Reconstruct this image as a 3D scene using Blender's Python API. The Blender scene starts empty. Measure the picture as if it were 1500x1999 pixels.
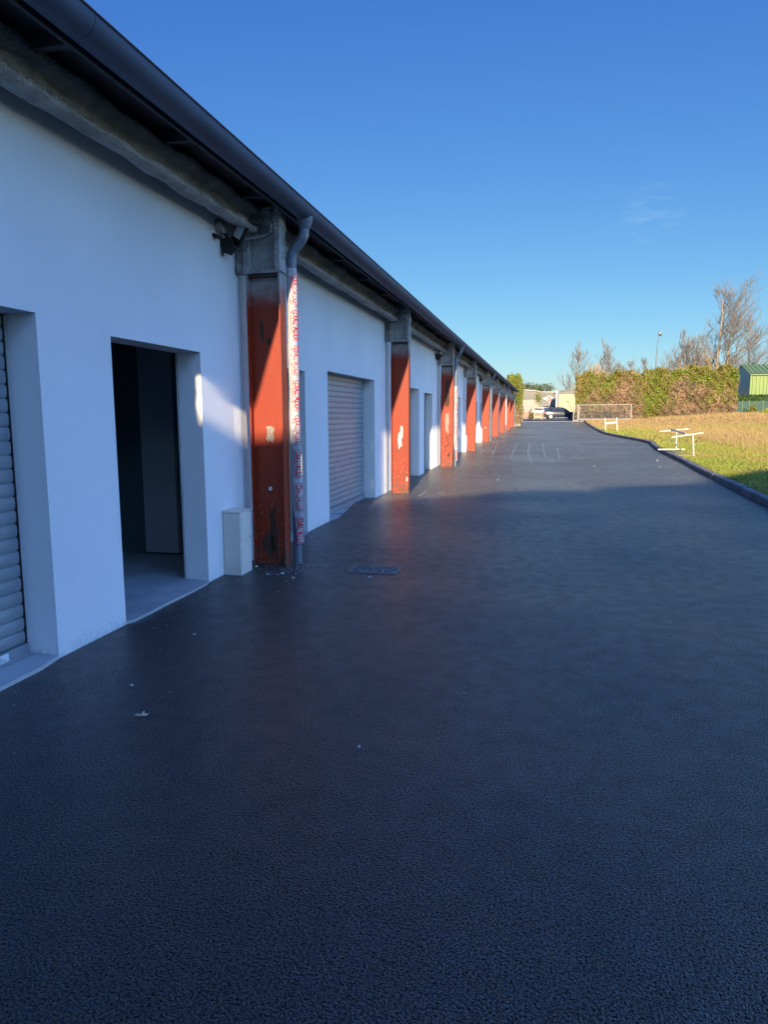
import bpy, bmesh, math, random
import numpy as np
from mathutils import Vector, Matrix
random.seed(7); RNG = np.random.default_rng(7)
PI = math.pi; rad = math.radians
sc = bpy.context.scene
col = sc.collection

# ------------------------------------------------------------ camera
cam = bpy.data.cameras.new('camera'); co = bpy.data.objects.new('camera', cam); col.objects.link(co)
Rw = [[0.9763268374238941, 0.024728890409082216, -0.214882266613587],
      [0.21623319524727364, -0.1363664182930387, 0.9667716406861976],
      [-0.005395535099647085, -0.9903497775740971, -0.13848540089094186]]
M = Matrix(((Rw[0][0], -Rw[0][1], -Rw[0][2], 0), (Rw[1][0], -Rw[1][1], -Rw[1][2], 0),
            (Rw[2][0], -Rw[2][1], -Rw[2][2], 1.6), (0, 0, 0, 1)))
co.matrix_world = M
cam.sensor_fit = 'HORIZONTAL'; cam.sensor_width = 36; cam.lens = 36*1386/1500
cam.clip_start = 0.05; cam.clip_end = 3000
sc.camera = co
sc.render.resolution_x = 769; sc.render.resolution_y = 1024

# ------------------------------------------------------------ sky and sun
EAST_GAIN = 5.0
SUN_EL, SUN_AZ = 15.6, 5.0          # low winter sun behind the camera, 4 degrees to its right
w = bpy.data.worlds.new('World'); sc.world = w; w.use_nodes = True
nt = w.node_tree; bg = nt.nodes['Background']
sky = nt.nodes.new('ShaderNodeTexSky'); sky.sky_type = 'NISHITA'; sky.sun_disc = False
sky.sun_elevation = rad(SUN_EL); sky.sun_rotation = rad(180-SUN_AZ)
sky.altitude = 50; sky.air_density = 1.0; sky.dust_density = 0.25; sky.ozone_density = 2.2
# colour response of a clear, deep blue winter sky (per channel), with an added boost in the unseen east to light the shaded walls
def wn(t, op=None):
    n = nt.nodes.new(t)
    if op: n.operation = op
    return n
sep = wn('ShaderNodeSeparateColor'); nt.links.new(sky.outputs[0], sep.inputs[0]); comb = wn('ShaderNodeCombineColor')
for i, (p, k) in enumerate(((1.2, .19), (1.0, .38), (.53, 1.24))):
    a = wn('ShaderNodeMath', 'POWER'); nt.links.new(sep.outputs[i], a.inputs[0]); a.inputs[1].default_value = p
    c_ = wn('ShaderNodeMath', 'MULTIPLY'); nt.links.new(a.outputs[0], c_.inputs[0]); c_.inputs[1].default_value = k
    nt.links.new(c_.outputs[0], comb.inputs[i])
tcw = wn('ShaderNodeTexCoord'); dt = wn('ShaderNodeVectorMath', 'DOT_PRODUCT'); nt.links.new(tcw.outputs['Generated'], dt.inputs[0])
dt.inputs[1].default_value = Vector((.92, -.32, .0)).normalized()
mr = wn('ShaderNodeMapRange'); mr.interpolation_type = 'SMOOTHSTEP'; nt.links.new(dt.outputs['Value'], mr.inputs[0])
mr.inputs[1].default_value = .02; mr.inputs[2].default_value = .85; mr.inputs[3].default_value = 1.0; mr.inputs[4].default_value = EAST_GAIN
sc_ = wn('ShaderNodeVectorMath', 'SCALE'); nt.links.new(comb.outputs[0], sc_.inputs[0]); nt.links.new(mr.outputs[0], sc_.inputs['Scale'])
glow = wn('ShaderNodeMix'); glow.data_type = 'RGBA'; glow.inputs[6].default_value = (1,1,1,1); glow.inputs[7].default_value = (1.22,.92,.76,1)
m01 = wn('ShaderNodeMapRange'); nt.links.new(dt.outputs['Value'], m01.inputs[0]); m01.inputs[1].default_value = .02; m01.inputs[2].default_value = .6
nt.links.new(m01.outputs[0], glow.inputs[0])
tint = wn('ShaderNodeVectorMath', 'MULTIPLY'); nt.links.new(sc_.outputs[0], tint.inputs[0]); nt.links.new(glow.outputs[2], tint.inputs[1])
# one faint wisp of cloud
nm = wn('ShaderNodeVectorMath', 'NORMALIZE'); nt.links.new(tcw.outputs['Generated'], nm.inputs[0])
d2 = wn('ShaderNodeVectorMath', 'DOT_PRODUCT'); nt.links.new(nm.outputs[0], d2.inputs[0]); d2.inputs[1].default_value = Vector((.1259,.963,.2382)).normalized()
mk = wn('ShaderNodeMapRange'); nt.links.new(d2.outputs['Value'], mk.inputs[0]); mk.inputs[1].default_value = .9991; mk.inputs[2].default_value = .9999
mpw = wn('ShaderNodeMapping'); nt.links.new(nm.outputs[0], mpw.inputs[0]); mpw.inputs['Scale'].default_value = (16, 16, 75); mpw.inputs['Rotation'].default_value = (0, .12, 0)
nz = wn('ShaderNodeTexNoise'); nt.links.new(mpw.outputs[0], nz.inputs['Vector']); nz.inputs['Scale'].default_value = 1.6; nz.inputs['Detail'].default_value = 5
nr = wn('ShaderNodeMapRange'); nt.links.new(nz.outputs[0], nr.inputs[0]); nr.inputs[1].default_value = .48; nr.inputs[2].default_value = .75; nr.inputs[4].default_value = .2
mw = wn('ShaderNodeMath', 'MULTIPLY'); nt.links.new(mk.outputs[0], mw.inputs[0]); nt.links.new(nr.outputs[0], mw.inputs[1])
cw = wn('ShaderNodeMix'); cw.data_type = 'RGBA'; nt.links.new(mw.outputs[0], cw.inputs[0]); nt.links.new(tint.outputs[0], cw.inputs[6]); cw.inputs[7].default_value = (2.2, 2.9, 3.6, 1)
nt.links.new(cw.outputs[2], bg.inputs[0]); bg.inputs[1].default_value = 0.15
sl = bpy.data.lights.new('sun', 'SUN'); so = bpy.data.objects.new('sun', sl); col.objects.link(so)
sl.energy = 5.0; sl.angle = rad(0.53); sl.color = (1.0, 0.80, 0.52)
sd = Vector((math.sin(rad(SUN_AZ))*math.cos(rad(SUN_EL)), -math.cos(rad(SUN_AZ))*math.cos(rad(SUN_EL)), math.sin(rad(SUN_EL))))
so.rotation_euler = sd.to_track_quat('Z', 'Y').to_euler(); so.location = (20, -40, 30)
sc.view_settings.view_transform = 'Standard'; sc.view_settings.look = 'None'
sc.view_settings.exposure = 0.75; sc.view_settings.gamma = 1.0

# ------------------------------------------------------------ helpers
def smooth(a, b, t):
    t = min(1, max(0, (t-a)/(b-a))); return t*t*(3-2*t)
ZP = [(-400, 0), (20, 0), (28, .1), (35, .19), (58, .23), (65, .33), (78, .56), (95, .7), (130, .8), (900, .8)]
def zf(y): return float(np.interp(y, [a for a, b in ZP], [b for a, b in ZP]))
def lawn_z(x, y):
    return zf(y) + .10 + .5*smooth(9, 20, x)*smooth(35, 80, y) + .05*smooth(5, 9, x)*smooth(12, 25, y)

class MB:
    def __init__(s): s.v = []; s.f = []; s.m = []; s.cur = 0
    def add(s, vs, fs):
        o = len(s.v); s.v += [tuple(p) for p in vs]
        for f in fs: s.f.append(tuple(i+o for i in f)); s.m.append(s.cur)
    def box(s, x0, x1, y0, y1, z0, z1):
        s.add([(x0,y0,z0),(x1,y0,z0),(x1,y1,z0),(x0,y1,z0),(x0,y0,z1),(x1,y0,z1),(x1,y1,z1),(x0,y1,z1)],
              [(0,3,2,1),(4,5,6,7),(0,1,5,4),(1,2,6,5),(2,3,7,6),(3,0,4,7)])
    def tube(s, pts, rs, n=10, cap=True):
        if not hasattr(rs, '__len__'): rs = [rs]*len(pts)
        pts = [Vector(p) for p in pts]; rings = []
        up = None
        for i, p in enumerate(pts):
            t = (pts[min(i+1, len(pts)-1)]-pts[max(i-1, 0)]).normalized()
            if up is None:
                a = Vector((0,0,1)) if abs(t.z) < .9 else Vector((1,0,0)); u = t.cross(a).normalized()
            else: u = (up - t*up.dot(t)).normalized()
            up = u; v = t.cross(u)
            rings.append([p + (u*math.cos(2*PI*k/n)+v*math.sin(2*PI*k/n))*rs[i] for k in range(n)])
        vs = [q for r in rings for q in r]; fs = []
        for i in range(len(pts)-1):
            for k in range(n): fs.append((i*n+k, i*n+(k+1)%n, (i+1)*n+(k+1)%n, (i+1)*n+k))
        if cap: fs += [tuple(range(n))[::-1], tuple((len(pts)-1)*n+k for k in range(n))]
        s.add(vs, fs)
    def prism(s, poly, y0, y1, axis='y'):   # poly of (a,b): axis y -> (x,z); axis x -> (y,z); axis z -> (x,y)
        n = len(poly)
        def P(a, b, t): return (a, t, b) if axis == 'y' else ((t, a, b) if axis == 'x' else (a, b, t))
        vs = [P(a, b, y0) for a, b in poly]+[P(a, b, y1) for a, b in poly]
        fs = [tuple(range(n)), tuple(range(2*n-1, n-1, -1))]+[(i, i+n, (i+1) % n+n, (i+1) % n) for i in range(n)]
        s.add(vs, fs)
    def grid(s, fn, nu, nv):
        vs = [fn(i/nu, j/nv) for i in range(nu+1) for j in range(nv+1)]
        s.add(vs, [(i*(nv+1)+j, (i+1)*(nv+1)+j, (i+1)*(nv+1)+j+1, i*(nv+1)+j+1) for i in range(nu) for j in range(nv)])
    def build(s, name, mat, parent=None, sm=False, bevel=0, fixn=True):
        me = bpy.data.meshes.new(name); me.from_pydata(s.v, [], s.f)
        mats = mat if isinstance(mat, (list, tuple)) else [mat]
        for m in mats: me.materials.append(m)
        if len(mats) > 1: me.polygons.foreach_set('material_index', s.m)
        if fixn:
            b = bmesh.new(); b.from_mesh(me)
            bmesh.ops.recalc_face_normals(b, faces=b.faces); b.to_mesh(me); b.free()
        if sm: me.polygons.foreach_set('use_smooth', [True]*len(me.polygons))
        if sm == 'auto': me.set_sharp_from_angle(angle=rad(38))
        o = bpy.data.objects.new(name, me); col.objects.link(o)
        if parent: o.parent = parent
        if bevel:
            md = o.modifiers.new('b', 'BEVEL'); md.width = bevel; md.segments = 2; md.limit_method = 'ANGLE'
        me.update(); return o

def tag(o, label=None, cat=None, group=None, kind=None):
    if label: o['label'] = label
    if cat: o['category'] = cat
    if group: o['group'] = group
    if kind: o['kind'] = kind
    return o
def empty(name, loc=(0,0,0), rz=0, label=None, cat=None, group=None):
    o = bpy.data.objects.new(name, None); o.empty_display_size = .2; col.objects.link(o)
    o.location = loc; o.rotation_euler = (0,0,rz); return tag(o, label, cat, group)
def kids(o): return [c for c in bpy.data.objects if c.parent == o]
def copy_tree(o, parent=None):
    c = o.copy(); col.objects.link(c); c.parent = parent
    for ch in kids(o): copy_tree(ch, c)
    return c

# ------------------------------------------------------------ materials
def mat(name, color, rough=.7, metal=0., spec=.5):
    m = bpy.data.materials.new(name); m.use_nodes = True
    b = m.node_tree.nodes['Principled BSDF']
    b.inputs['Base Color'].default_value = (*color, 1); b.inputs['Roughness'].default_value = rough
    b.inputs['Metallic'].default_value = metal; b.inputs['Specular IOR Level'].default_value = spec
    m.diffuse_color = (*color, 1); return m
def N(m, t, **k):
    n = m.node_tree.nodes.new(t)
    for a, v in k.items(): setattr(n, a, v)
    return n
def L(m, a, b): m.node_tree.links.new(a, b)
def coords(m, scale=(1,1,1), kind='Object'):
    tc = N(m, 'ShaderNodeTexCoord'); mp = N(m, 'ShaderNodeMapping'); mp.inputs['Scale'].default_value = scale
    L(m, tc.outputs[kind], mp.inputs[0]); return mp.outputs[0]
def noise(m, vec, scale, detail=4, rough=.5, lo=.35, hi=.65):
    n = N(m, 'ShaderNodeTexNoise'); n.inputs['Scale'].default_value = scale; n.inputs['Detail'].default_value = detail
    n.inputs['Roughness'].default_value = rough; L(m, vec, n.inputs['Vector'])
    r = N(m, 'ShaderNodeMapRange'); r.inputs[1].default_value = lo; r.inputs[2].default_value = hi
    L(m, n.outputs[0], r.inputs[0]); return r.outputs[0]
def mixc(m, fac, a, b):
    x = N(m, 'ShaderNodeMix', data_type='RGBA')
    L(m, fac, x.inputs[0]) if not isinstance(fac, float) else setattr(x.inputs[0], 'default_value', fac)
    for v, i in ((a, 6), (b, 7)):
        if isinstance(v, tuple): x.inputs[i].default_value = (*v, 1)
        else: L(m, v, x.inputs[i])
    return x.outputs[2]
def bump(m, h, strength, dist=.01, prev=None):
    b = N(m, 'ShaderNodeBump'); b.inputs['Strength'].default_value = strength; b.inputs['Distance'].default_value = dist
    L(m, h, b.inputs['Height'])
    if prev: L(m, prev, b.inputs['Normal'])
    return b.outputs[0]
def BS(m): return m.node_tree.nodes['Principled BSDF']
def varied(name, c1, c2, scale, rough=.7, metal=0, bscale=None, bstr=.2, bdist=.01, stretch=(1,1,1), lo=.35, hi=.65, spec=.5):
    m = mat(name, c1, rough, metal, spec); v = coords(m, stretch)
    L(m, mixc(m, noise(m, v, scale, lo=lo, hi=hi), c1, c2), BS(m).inputs['Base Color'])
    if bscale: L(m, bump(m, noise(m, v, bscale, 3, lo=.2, hi=.8), bstr, bdist), BS(m).inputs['Normal'])
    return m

def asphalt_mat():
    m = mat('asphalt', (.02,.021,.024), .55); v = coords(m)
    big = noise(m, v, .35, 5, .55, .3, .7); mid = noise(m, v, 3.2, 4, .6, .3, .7)
    vo = N(m, 'ShaderNodeTexVoronoi'); vo.inputs['Scale'].default_value = 138; vo.inputs['Randomness'].default_value = 1
    L(m, v, vo.inputs['Vector'])
    grain = noise(m, v, 260, 2, .6, .3, .7)
    clump = noise(m, v, 38, 3, .6, .3, .7)
    c = mixc(m, big, (.003,.0045,.009), (.007,.009,.015))
    c = mixc(m, mid, c, (.005,.007,.012))
    r = N(m, 'ShaderNodeMapRange'); r.inputs[1].default_value = 0; r.inputs[2].default_value = .8
    r.inputs[3].default_value = 1.75; r.inputs[4].default_value = .2
    L(m, vo.outputs['Distance'], r.inputs[0])
    mul = N(m, 'ShaderNodeMix', data_type='RGBA', blend_type='MULTIPLY'); mul.inputs[0].default_value = 1
    sc2 = N(m, 'ShaderNodeSeparateColor'); L(m, vo.outputs['Color'], sc2.inputs[0])
    st = N(m, 'ShaderNodeMapRange'); st.inputs[1].default_value = .2; st.inputs[2].default_value = 1; st.inputs[3].default_value = .45; st.inputs[4].default_value = 2.6; L(m, sc2.outputs[0], st.inputs[0])
    cm2 = N(m, 'ShaderNodeVectorMath', operation='SCALE'); L(m, c, cm2.inputs[0]); L(m, st.outputs[0], cm2.inputs['Scale']); c = cm2.outputs[0]
    L(m, c, mul.inputs[6]); L(m, r.outputs[0], mul.inputs[7])
    L(m, mul.outputs[2], BS(m).inputs['Base Color'])
    rr = N(m, 'ShaderNodeMapRange'); rr.inputs[3].default_value = .28; rr.inputs[4].default_value = .50
    L(m, big, rr.inputs[0]); L(m, rr.outputs[0], BS(m).inputs['Roughness'])
    b1 = bump(m, clump, .10, .010)
    inv = N(m, 'ShaderNodeMath', operation='SUBTRACT'); inv.inputs[0].default_value = 1; L(m, vo.outputs['Distance'], inv.inputs[1])
    hs = N(m, 'ShaderNodeMath', operation='MULTIPLY_ADD'); L(m, sc2.outputs[1], hs.inputs[0]); hs.inputs[1].default_value = .8; L(m, inv.outputs[0], hs.inputs[2]); inv = hs
    b2 = bump(m, inv.outputs[0], 1.0, .007, b1)
    L(m, bump(m, grain, .4, .003, b2), BS(m).inputs['Normal'])
    BS(m).inputs['Specular IOR Level'].default_value = .95
    BS(m).inputs['Sheen Weight'].default_value = .08; BS(m).inputs['Sheen Roughness'].default_value = .25
    pit = noise(m, v, 118, 4, .75, .43, .56); pit2 = noise(m, v, 7, 4, .6, .35, .65)
    sp = N(m, 'ShaderNodeMapRange'); sp.inputs[3].default_value = .04; sp.inputs[4].default_value = 1.0; L(m, pit, sp.inputs[0]); L(m, sp.outputs[0], BS(m).inputs['Specular IOR Level'])
    ct = N(m, 'ShaderNodeMath', operation='MULTIPLY'); L(m, pit, ct.inputs[0]); c3 = N(m, 'ShaderNodeMapRange'); c3.inputs[3].default_value = .30; c3.inputs[4].default_value = .95; L(m, pit2, c3.inputs[0]); L(m, c3.outputs[0], ct.inputs[1])
    L(m, ct.outputs[0], BS(m).inputs['Coat Weight']); BS(m).inputs['Coat Roughness'].default_value = .36; BS(m).inputs['Coat IOR'].default_value = 1.6
    return m
def leafmat(name, c1, c2, c3, ps=.5, rough=.7):
    m = mat(name, c1, rough, spec=.25); v = coords(m)
    g = N(m, 'ShaderNodeNewGeometry'); r = N(m, 'ShaderNodeMapRange'); L(m, g.outputs['Random Per Island'], r.inputs[0])
    c = mixc(m, r.outputs[0], c1, c2)
    c = mixc(m, noise(m, v, ps, 3, .6, .4, .6), c, c3)
    L(m, c, BS(m).inputs['Base Color'])
    return m

A = {}
A['asphalt'] = asphalt_mat()
A['street'] = varied('street_asphalt', (.05,.05,.055), (.07,.07,.075), 1.5, .8)
A['mark'] = varied('scuffed_asphalt', (.05,.052,.056), (.08,.082,.086), 3, .4, spec=.9)
BS(A['mark']).inputs['Sheen Weight'].default_value = .17; BS(A['mark']).inputs['Sheen Roughness'].default_value = .25
A['stucco'] = varied('white_render', (.84,.84,.83), (.78,.785,.78), .7, .85, bscale=165, bstr=.6, bdist=.005)
BS(A['stucco']).inputs['Diffuse Roughness'].default_value = 1.0
def splash(m):
    b_ = BS(m).inputs['Base Color']; src = b_.links[0].from_socket
    tc = N(m, 'ShaderNodeTexCoord'); s_ = N(m, 'ShaderNodeSeparateXYZ'); L(m, tc.outputs['Object'], s_.inputs[0])
    nn = noise(m, coords(m), 26, 5, .7, .35, .7)
    a = N(m, 'ShaderNodeMath', operation='MULTIPLY_ADD'); L(m, s_.outputs[2], a.inputs[0]); a.inputs[1].default_value = -6.5; L(m, nn, a.inputs[2])
    r = N(m, 'ShaderNodeMapRange'); r.inputs[1].default_value = .05; r.inputs[2].default_value = .9; r.inputs[4].default_value = .55; L(m, a.outputs[0], r.inputs[0])
    st = noise(m, coords(m, (1, 1.6, .25)), 1.3, 5, .6, .55, .8)
    mm_ = N(m, 'ShaderNodeMath', operation='MULTIPLY'); L(m, st, mm_.inputs[0]); mm_.inputs[1].default_value = .12
    c = mixc(m, mm_.outputs[0], src, (.55,.53,.50)); c = mixc(m, r.outputs[0], c, (.42,.40,.37)); L(m, c, b_)
splash(A['stucco'])
A['concrete'] = varied('concrete', (.34,.35,.35), (.46,.46,.45), 2.2, .85, bscale=60, bstr=.3, bdist=.004)
A['tile'] = varied('threshold_tile', (.42,.43,.43), (.50,.50,.49), 3, .7, bscale=80, bstr=.15)
A['spray'] = varied('sprayed_fireproofing', (.36,.35,.33), (.58,.56,.53), 5, .95, bscale=55, bstr=1.0, bdist=.03)
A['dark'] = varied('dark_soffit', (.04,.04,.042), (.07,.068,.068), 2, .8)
A['gutter'] = varied('grey_gutter', (.055,.078,.12), (.07,.095,.14), 3, .55, .0, spec=.3)
A['pipe'] = varied('grey_pipe', (.13,.16,.20), (.17,.20,.24), 6, .45, .2)
A['roof'] = varied('roof_sheet', (.16,.16,.16), (.22,.22,.21), 12, .6)
A['film'] = varied('white_film', (.44,.44,.44), (.38,.38,.41), 4, .3, bscale=14, bstr=.5, bdist=.02)
A['red'] = mat('red_print', (.62,.03,.06), .5)
A['blue'] = mat('blue_print', (.05,.05,.25), .5)
A['slat'] = varied('galvanised_slat', (.28,.32,.35), (.34,.38,.41), 6, .40, .4)
A['slatd'] = mat('door_guide_gap', (.01,.01,.012), .9)
A['black'] = mat('black_plastic', (.012,.012,.013), .4)
A['white'] = mat('white_plastic', (.75,.75,.75), .5)
A['sticker'] = mat('sticker_paper', (.7,.72,.75), .5)
A['ink'] = mat('ink', (.02,.02,.03), .6)
A['cream'] = varied('cream_plastic', (.78,.73,.62), (.72,.68,.58), 8, .5)
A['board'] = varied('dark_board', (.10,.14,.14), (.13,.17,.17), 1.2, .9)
A['plaster'] = varied('grey_plaster', (.50,.50,.49), (.56,.56,.55), 2, .9)
A['kerb'] = varied('kerb_concrete', (.15,.15,.15), (.25,.245,.24), 2.5, .85, bscale=40, bstr=.3)
A['palekerb'] = varied('pale_concrete', (.26,.25,.24), (.33,.32,.30), 3, .85)
A['chip'] = varied('white_chip', (.40,.39,.38), (.6,.59,.57), 20, .8)
A['dryleaf'] = varied('dry_leaf', (.52,.42,.26), (.62,.52,.34), 40, .8)
A['iron'] = varied('cast_iron', (.03,.03,.035), (.06,.06,.06), 30, .6, .3, bscale=200, bstr=.5)
A['trestle'] = varied('white_steel', (.50,.51,.46), (.40,.40,.36), 6, .5)
A['gate'] = varied('grey_gate_paint', (.17,.165,.17), (.21,.20,.20), 4, .5, .3)
A['rust'] = varied('rust', (.05,.03,.022), (.11,.05,.03), 25, .9, bscale=120, bstr=.6)
A['scrape'] = varied('bare_scrape', (.62,.58,.54), (.70,.68,.64), 25, .8)
A['greyscrape'] = varied('grey_scrape', (.28,.22,.18), (.38,.33,.28), 60, .9)
A['bark'] = varied('bark', (.30,.20,.11), (.44,.31,.19), 3, .9, stretch=(1,1,.3))
A['twig'] = varied('twigs', (.15,.14,.13), (.21,.19,.17), 1, .9)
A['twigy'] = varied('ochre_twigs', (.36,.24,.09), (.28,.20,.10), 1, .9)
A['grass'] = leafmat('grass_blades', (.22,.30,.035), (.36,.37,.07), (.38,.32,.09), .35)
A['weed'] = leafmat('dead_weeds', (.36,.21,.10), (.48,.32,.17), (.42,.31,.12), .8)
A['hgreen'] = leafmat('hedge_green', (.10,.16,.025), (.26,.28,.05), (.24,.20,.06), .6)
A['hbrown'] = leafmat('hedge_brown', (.32,.20,.12), (.46,.31,.20), (.22,.17,.10), .9)
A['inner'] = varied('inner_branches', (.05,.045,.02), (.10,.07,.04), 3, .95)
A['gbar'] = mat('gate_bar_paint', (.07,.065,.07), .5)
A['dgreen'] = leafmat('clipped_green', (.03,.07,.02), (.06,.12,.03), (.04,.08,.02), .6)
A['pine'] = leafmat('pine_green', (.10,.14,.09), (.17,.20,.12), (.13,.16,.10), .4)

def lawn_mat(name='lawn'):
    m = mat(name, (.2,.22,.07), .95, spec=.1); v = coords(m)
    tc = N(m, 'ShaderNodeTexCoord'); sx = N(m, 'ShaderNodeSeparateXYZ'); L(m, tc.outputs['Object'], sx.inputs[0])
    far = N(m, 'ShaderNodeMapRange'); far.inputs[1].default_value = 30; far.inputs[2].default_value = 62; L(m, sx.outputs[1], far.inputs[0])
    n1 = noise(m, v, .45, 5, .6, .35, .65); n2 = noise(m, v, 9, 4, .7, .3, .7); n3 = noise(m, v, 60, 2, .6, .3, .7)
    c = mixc(m, n1, (.17,.23,.045), (.29,.28,.09)); c = mixc(m, n2, c, (.24,.23,.08))
    d = mixc(m, n2, (.36,.23,.12), (.30,.24,.10))
    c = mixc(m, far.outputs[0], c, d)
    L(m, c, BS(m).inputs['Base Color']); L(m, bump(m, n3, .8, .03), BS(m).inputs['Normal']); return m
A['lawn'] = lawn_mat()
A['earth'] = varied('verge_earth', (.20,.21,.08), (.28,.24,.12), .3, .95)

def column_mat():
    m = mat('red_oxide_paint', (.5,.1,.04), .55); v = coords(m)
    tc = N(m, 'ShaderNodeTexCoord'); s = N(m, 'ShaderNodeSeparateXYZ'); L(m, tc.outputs['Object'], s.inputs[0])
    n = noise(m, v, 9, 5, .7, .3, .7)
    red = mixc(m, noise(m, coords(m, (1,1,.4)), 3, 5, .6), (.33,.032,.004), (.26,.025,.004))
    # chipped paint and rust towards the foot
    add = N(m, 'ShaderNodeMath', operation='MULTIPLY_ADD'); L(m, s.outputs[2], add.inputs[0]); add.inputs[1].default_value = -.50
    nn = noise(m, coords(m, (1,1,.6)), 11, 6, .75, .25, .8)
    ad2 = N(m, 'ShaderNodeMath', operation='ADD'); L(m, nn, add.inputs[2]); L(m, add.outputs[0], ad2.inputs[0]); ad2.inputs[1].default_value = .05
    rr = N(m, 'ShaderNodeMapRange'); rr.inputs[1].default_value = .42; rr.inputs[2].default_value = .50; L(m, ad2.outputs[0], rr.inputs[0])
    red = mixc(m, rr.outputs[0], red, (.10,.05,.035))
    # small dark spots
    vo = N(m, 'ShaderNodeTexVoronoi'); vo.inputs['Scale'].default_value = 16; L(m, v, vo.inputs['Vector'])
    sp = N(m, 'ShaderNodeMapRange'); sp.inputs[1].default_value = .10; sp.inputs[2].default_value = .07; L(m, vo.outputs['Distance'], sp.inputs[0])
    red = mixc(m, sp.outputs[0], red, (.14,.06,.05))
    vo2 = N(m, 'ShaderNodeTexVoronoi'); vo2.inputs['Scale'].default_value = 30; L(m, v, vo2.inputs['Vector'])
    sp2 = N(m, 'ShaderNodeMapRange'); sp2.inputs[1].default_value = .17; sp2.inputs[2].default_value = .12; L(m, vo2.outputs['Distance'], sp2.inputs[0])
    low = N(m, 'ShaderNodeMapRange'); low.inputs[1].default_value = .95; low.inputs[2].default_value = .45; L(m, s.outputs[2], low.inputs[0])
    mm = N(m, 'ShaderNodeMath', operation='MULTIPLY'); L(m, sp2.outputs[0], mm.inputs[0]); L(m, low.outputs[0], mm.inputs[1])
    red = mixc(m, mm.outputs[0], red, (.6,.5,.45))
    # overspray of the grey fireproofing at the top
    a = N(m, 'ShaderNodeMath', operation='MULTIPLY_ADD'); L(m, n, a.inputs[0]); a.inputs[1].default_value = .10; L(m, s.outputs[2], a.inputs[2])
    g = N(m, 'ShaderNodeMapRange'); g.inputs[1].default_value = 2.72; g.inputs[2].default_value = 2.95; L(m, a.outputs[0], g.inputs[0])
    grey = mixc(m, n, (.26,.25,.23), (.36,.35,.33))
    L(m, mixc(m, g.outputs[0], red, grey), BS(m).inputs['Base Color'])
    L(m, bump(m, nn, .25, .004), BS(m).inputs['Normal']); return m
A['column'] = column_mat()

def foliage(b, pts, size, flat=.5):
    """small leaf faces; pts array of positions"""
    n = len(pts); a = RNG.normal(size=(n,3)); a /= np.linalg.norm(a,axis=1)[:,None]
    c = RNG.normal(size=(n,3)); c -= (c*a).sum(1)[:,None]*a; c /= np.linalg.norm(c,axis=1)[:,None]
    s = size*RNG.uniform(.5,1.3,size=(n,1))
    V = np.stack([pts-a*s, pts+c*s*flat, pts+a*s, pts-c*s*flat*.8], 1).reshape(-1,3)
    o = len(b.v); b.v += [tuple(v) for v in V.tolist()]
    b.f += [(o+4*i, o+4*i+1, o+4*i+2, o+4*i+3) for i in range(n)]; b.m += [b.cur]*n

# ============================================================ GROUND
def kerb_x(y):
    P = [(-30,3.1),(0,3.3),(12.9,3.72),(17.5,3.93),(23.2,4.17),(27.6,4.24),(30.6,4.39),(33.4,4.66),(36.5,4.42),(41,4.0),(45.8,3.72),(52,3.80),(58,3.94),(70.3,4.06),(78.1,4.24)]
    return float(np.interp(y, [a for a,b in P], [b for a,b in P]))
ys = sorted(set([-60,-30]+[round(-20+1.5*i, 2) for i in range(66)]+[78.1]))
ys = [y for y in ys if y <= 78.1]
def strip(name, xa, xb, za, ylist, m, nx=2, **k):
    b = MB(); vs = []; nx1 = nx+1
    for y in ylist:
        a, c = xa(y), xb(y)
        for i in range(nx1):
            x = a+(c-a)*i/nx; vs.append((x, y, za(x, y)))
    fs = [(j*nx1+i, j*nx1+i+1, (j+1)*nx1+i+1, (j+1)*nx1+i) for j in range(len(ylist)-1) for i in range(nx)]
    b.add(vs, fs); return tag(b.build(name, m, sm=True), kind='structure', **k)
far = [-400,-60,20,28,35,58,65,78,95,130,400,900]
strip('ground', lambda y: -500, lambda y: 700, lambda x, y: zf(y)-.06, far, A['earth'], 4)
strip('driveway', lambda y: -3.32 if y < 63.5 else -2.3, lambda y: kerb_x(y)+.02, lambda x, y: zf(y), ys, A['asphalt'], 2)
strip('lawn', lambda y: kerb_x(y)+.13, lambda y: 60, lawn_z, ys+[84,92], A['lawn'], 24)
strip('street', lambda y: -40, lambda y: 60, lambda x, y: zf(y)+.004, [81.5,84,87.5], A['street'], 2)
strip('pavement', lambda y: -40, lambda y: 12, lambda x, y: zf(y)+.03, [87.5,90.2,104], A['palekerb'], 2)
# threshold under the sliding gate
b = MB(); b.box(-2.3, 3.9, 78.1, 78.3, .50, .60); b.box(3.9, 9.6, 78.02, 78.38, .50, .69); tag(b.build('gate_track_sill', A['palekerb']), kind='structure')
b = MB(); b.box(-2.3, 3.9, 78.3, 81.5, .40, .585); tag(b.build('road_apron', A['street']), kind='structure')

# kerb stones, laid end to end
b = MB(); yk = [-6+1.0*i for i in range(85)]; yk = [y for y in yk if y < 78]+[78.1]
for i in range(len(yk)-1):
    y0, y1 = yk[i], yk[i+1]-.012
    x0, x1 = kerb_x(y0), kerb_x(y1); z0, z1 = zf(y0), zf(y1); h = .125+random.uniform(-.006, .006); j = random.uniform(-.008, .008)
    pr = [(0,-.1),(0,h-.025),(.02,h),(.14,h),(.14,-.1)]
    vs = [(x0+a+j, y0, z0+c) for a,c in pr]+[(x1+a+j, y1, z1+c) for a,c in pr]; n = 5
    b.add(vs, [tuple(range(n)), tuple(range(2*n-1, n-1, -1))]+[(q,q+n,(q+1)%n+n,(q+1)%n) for q in range(n)])
tag(b.build('kerb', A['kerb']), kind='structure')
b = MB(); b.box(-3.3, -2.2, 66.1, 66.35, .2, .50); b.box(-2.2, -1.95, 66.1, 76, .2, .52)
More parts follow.
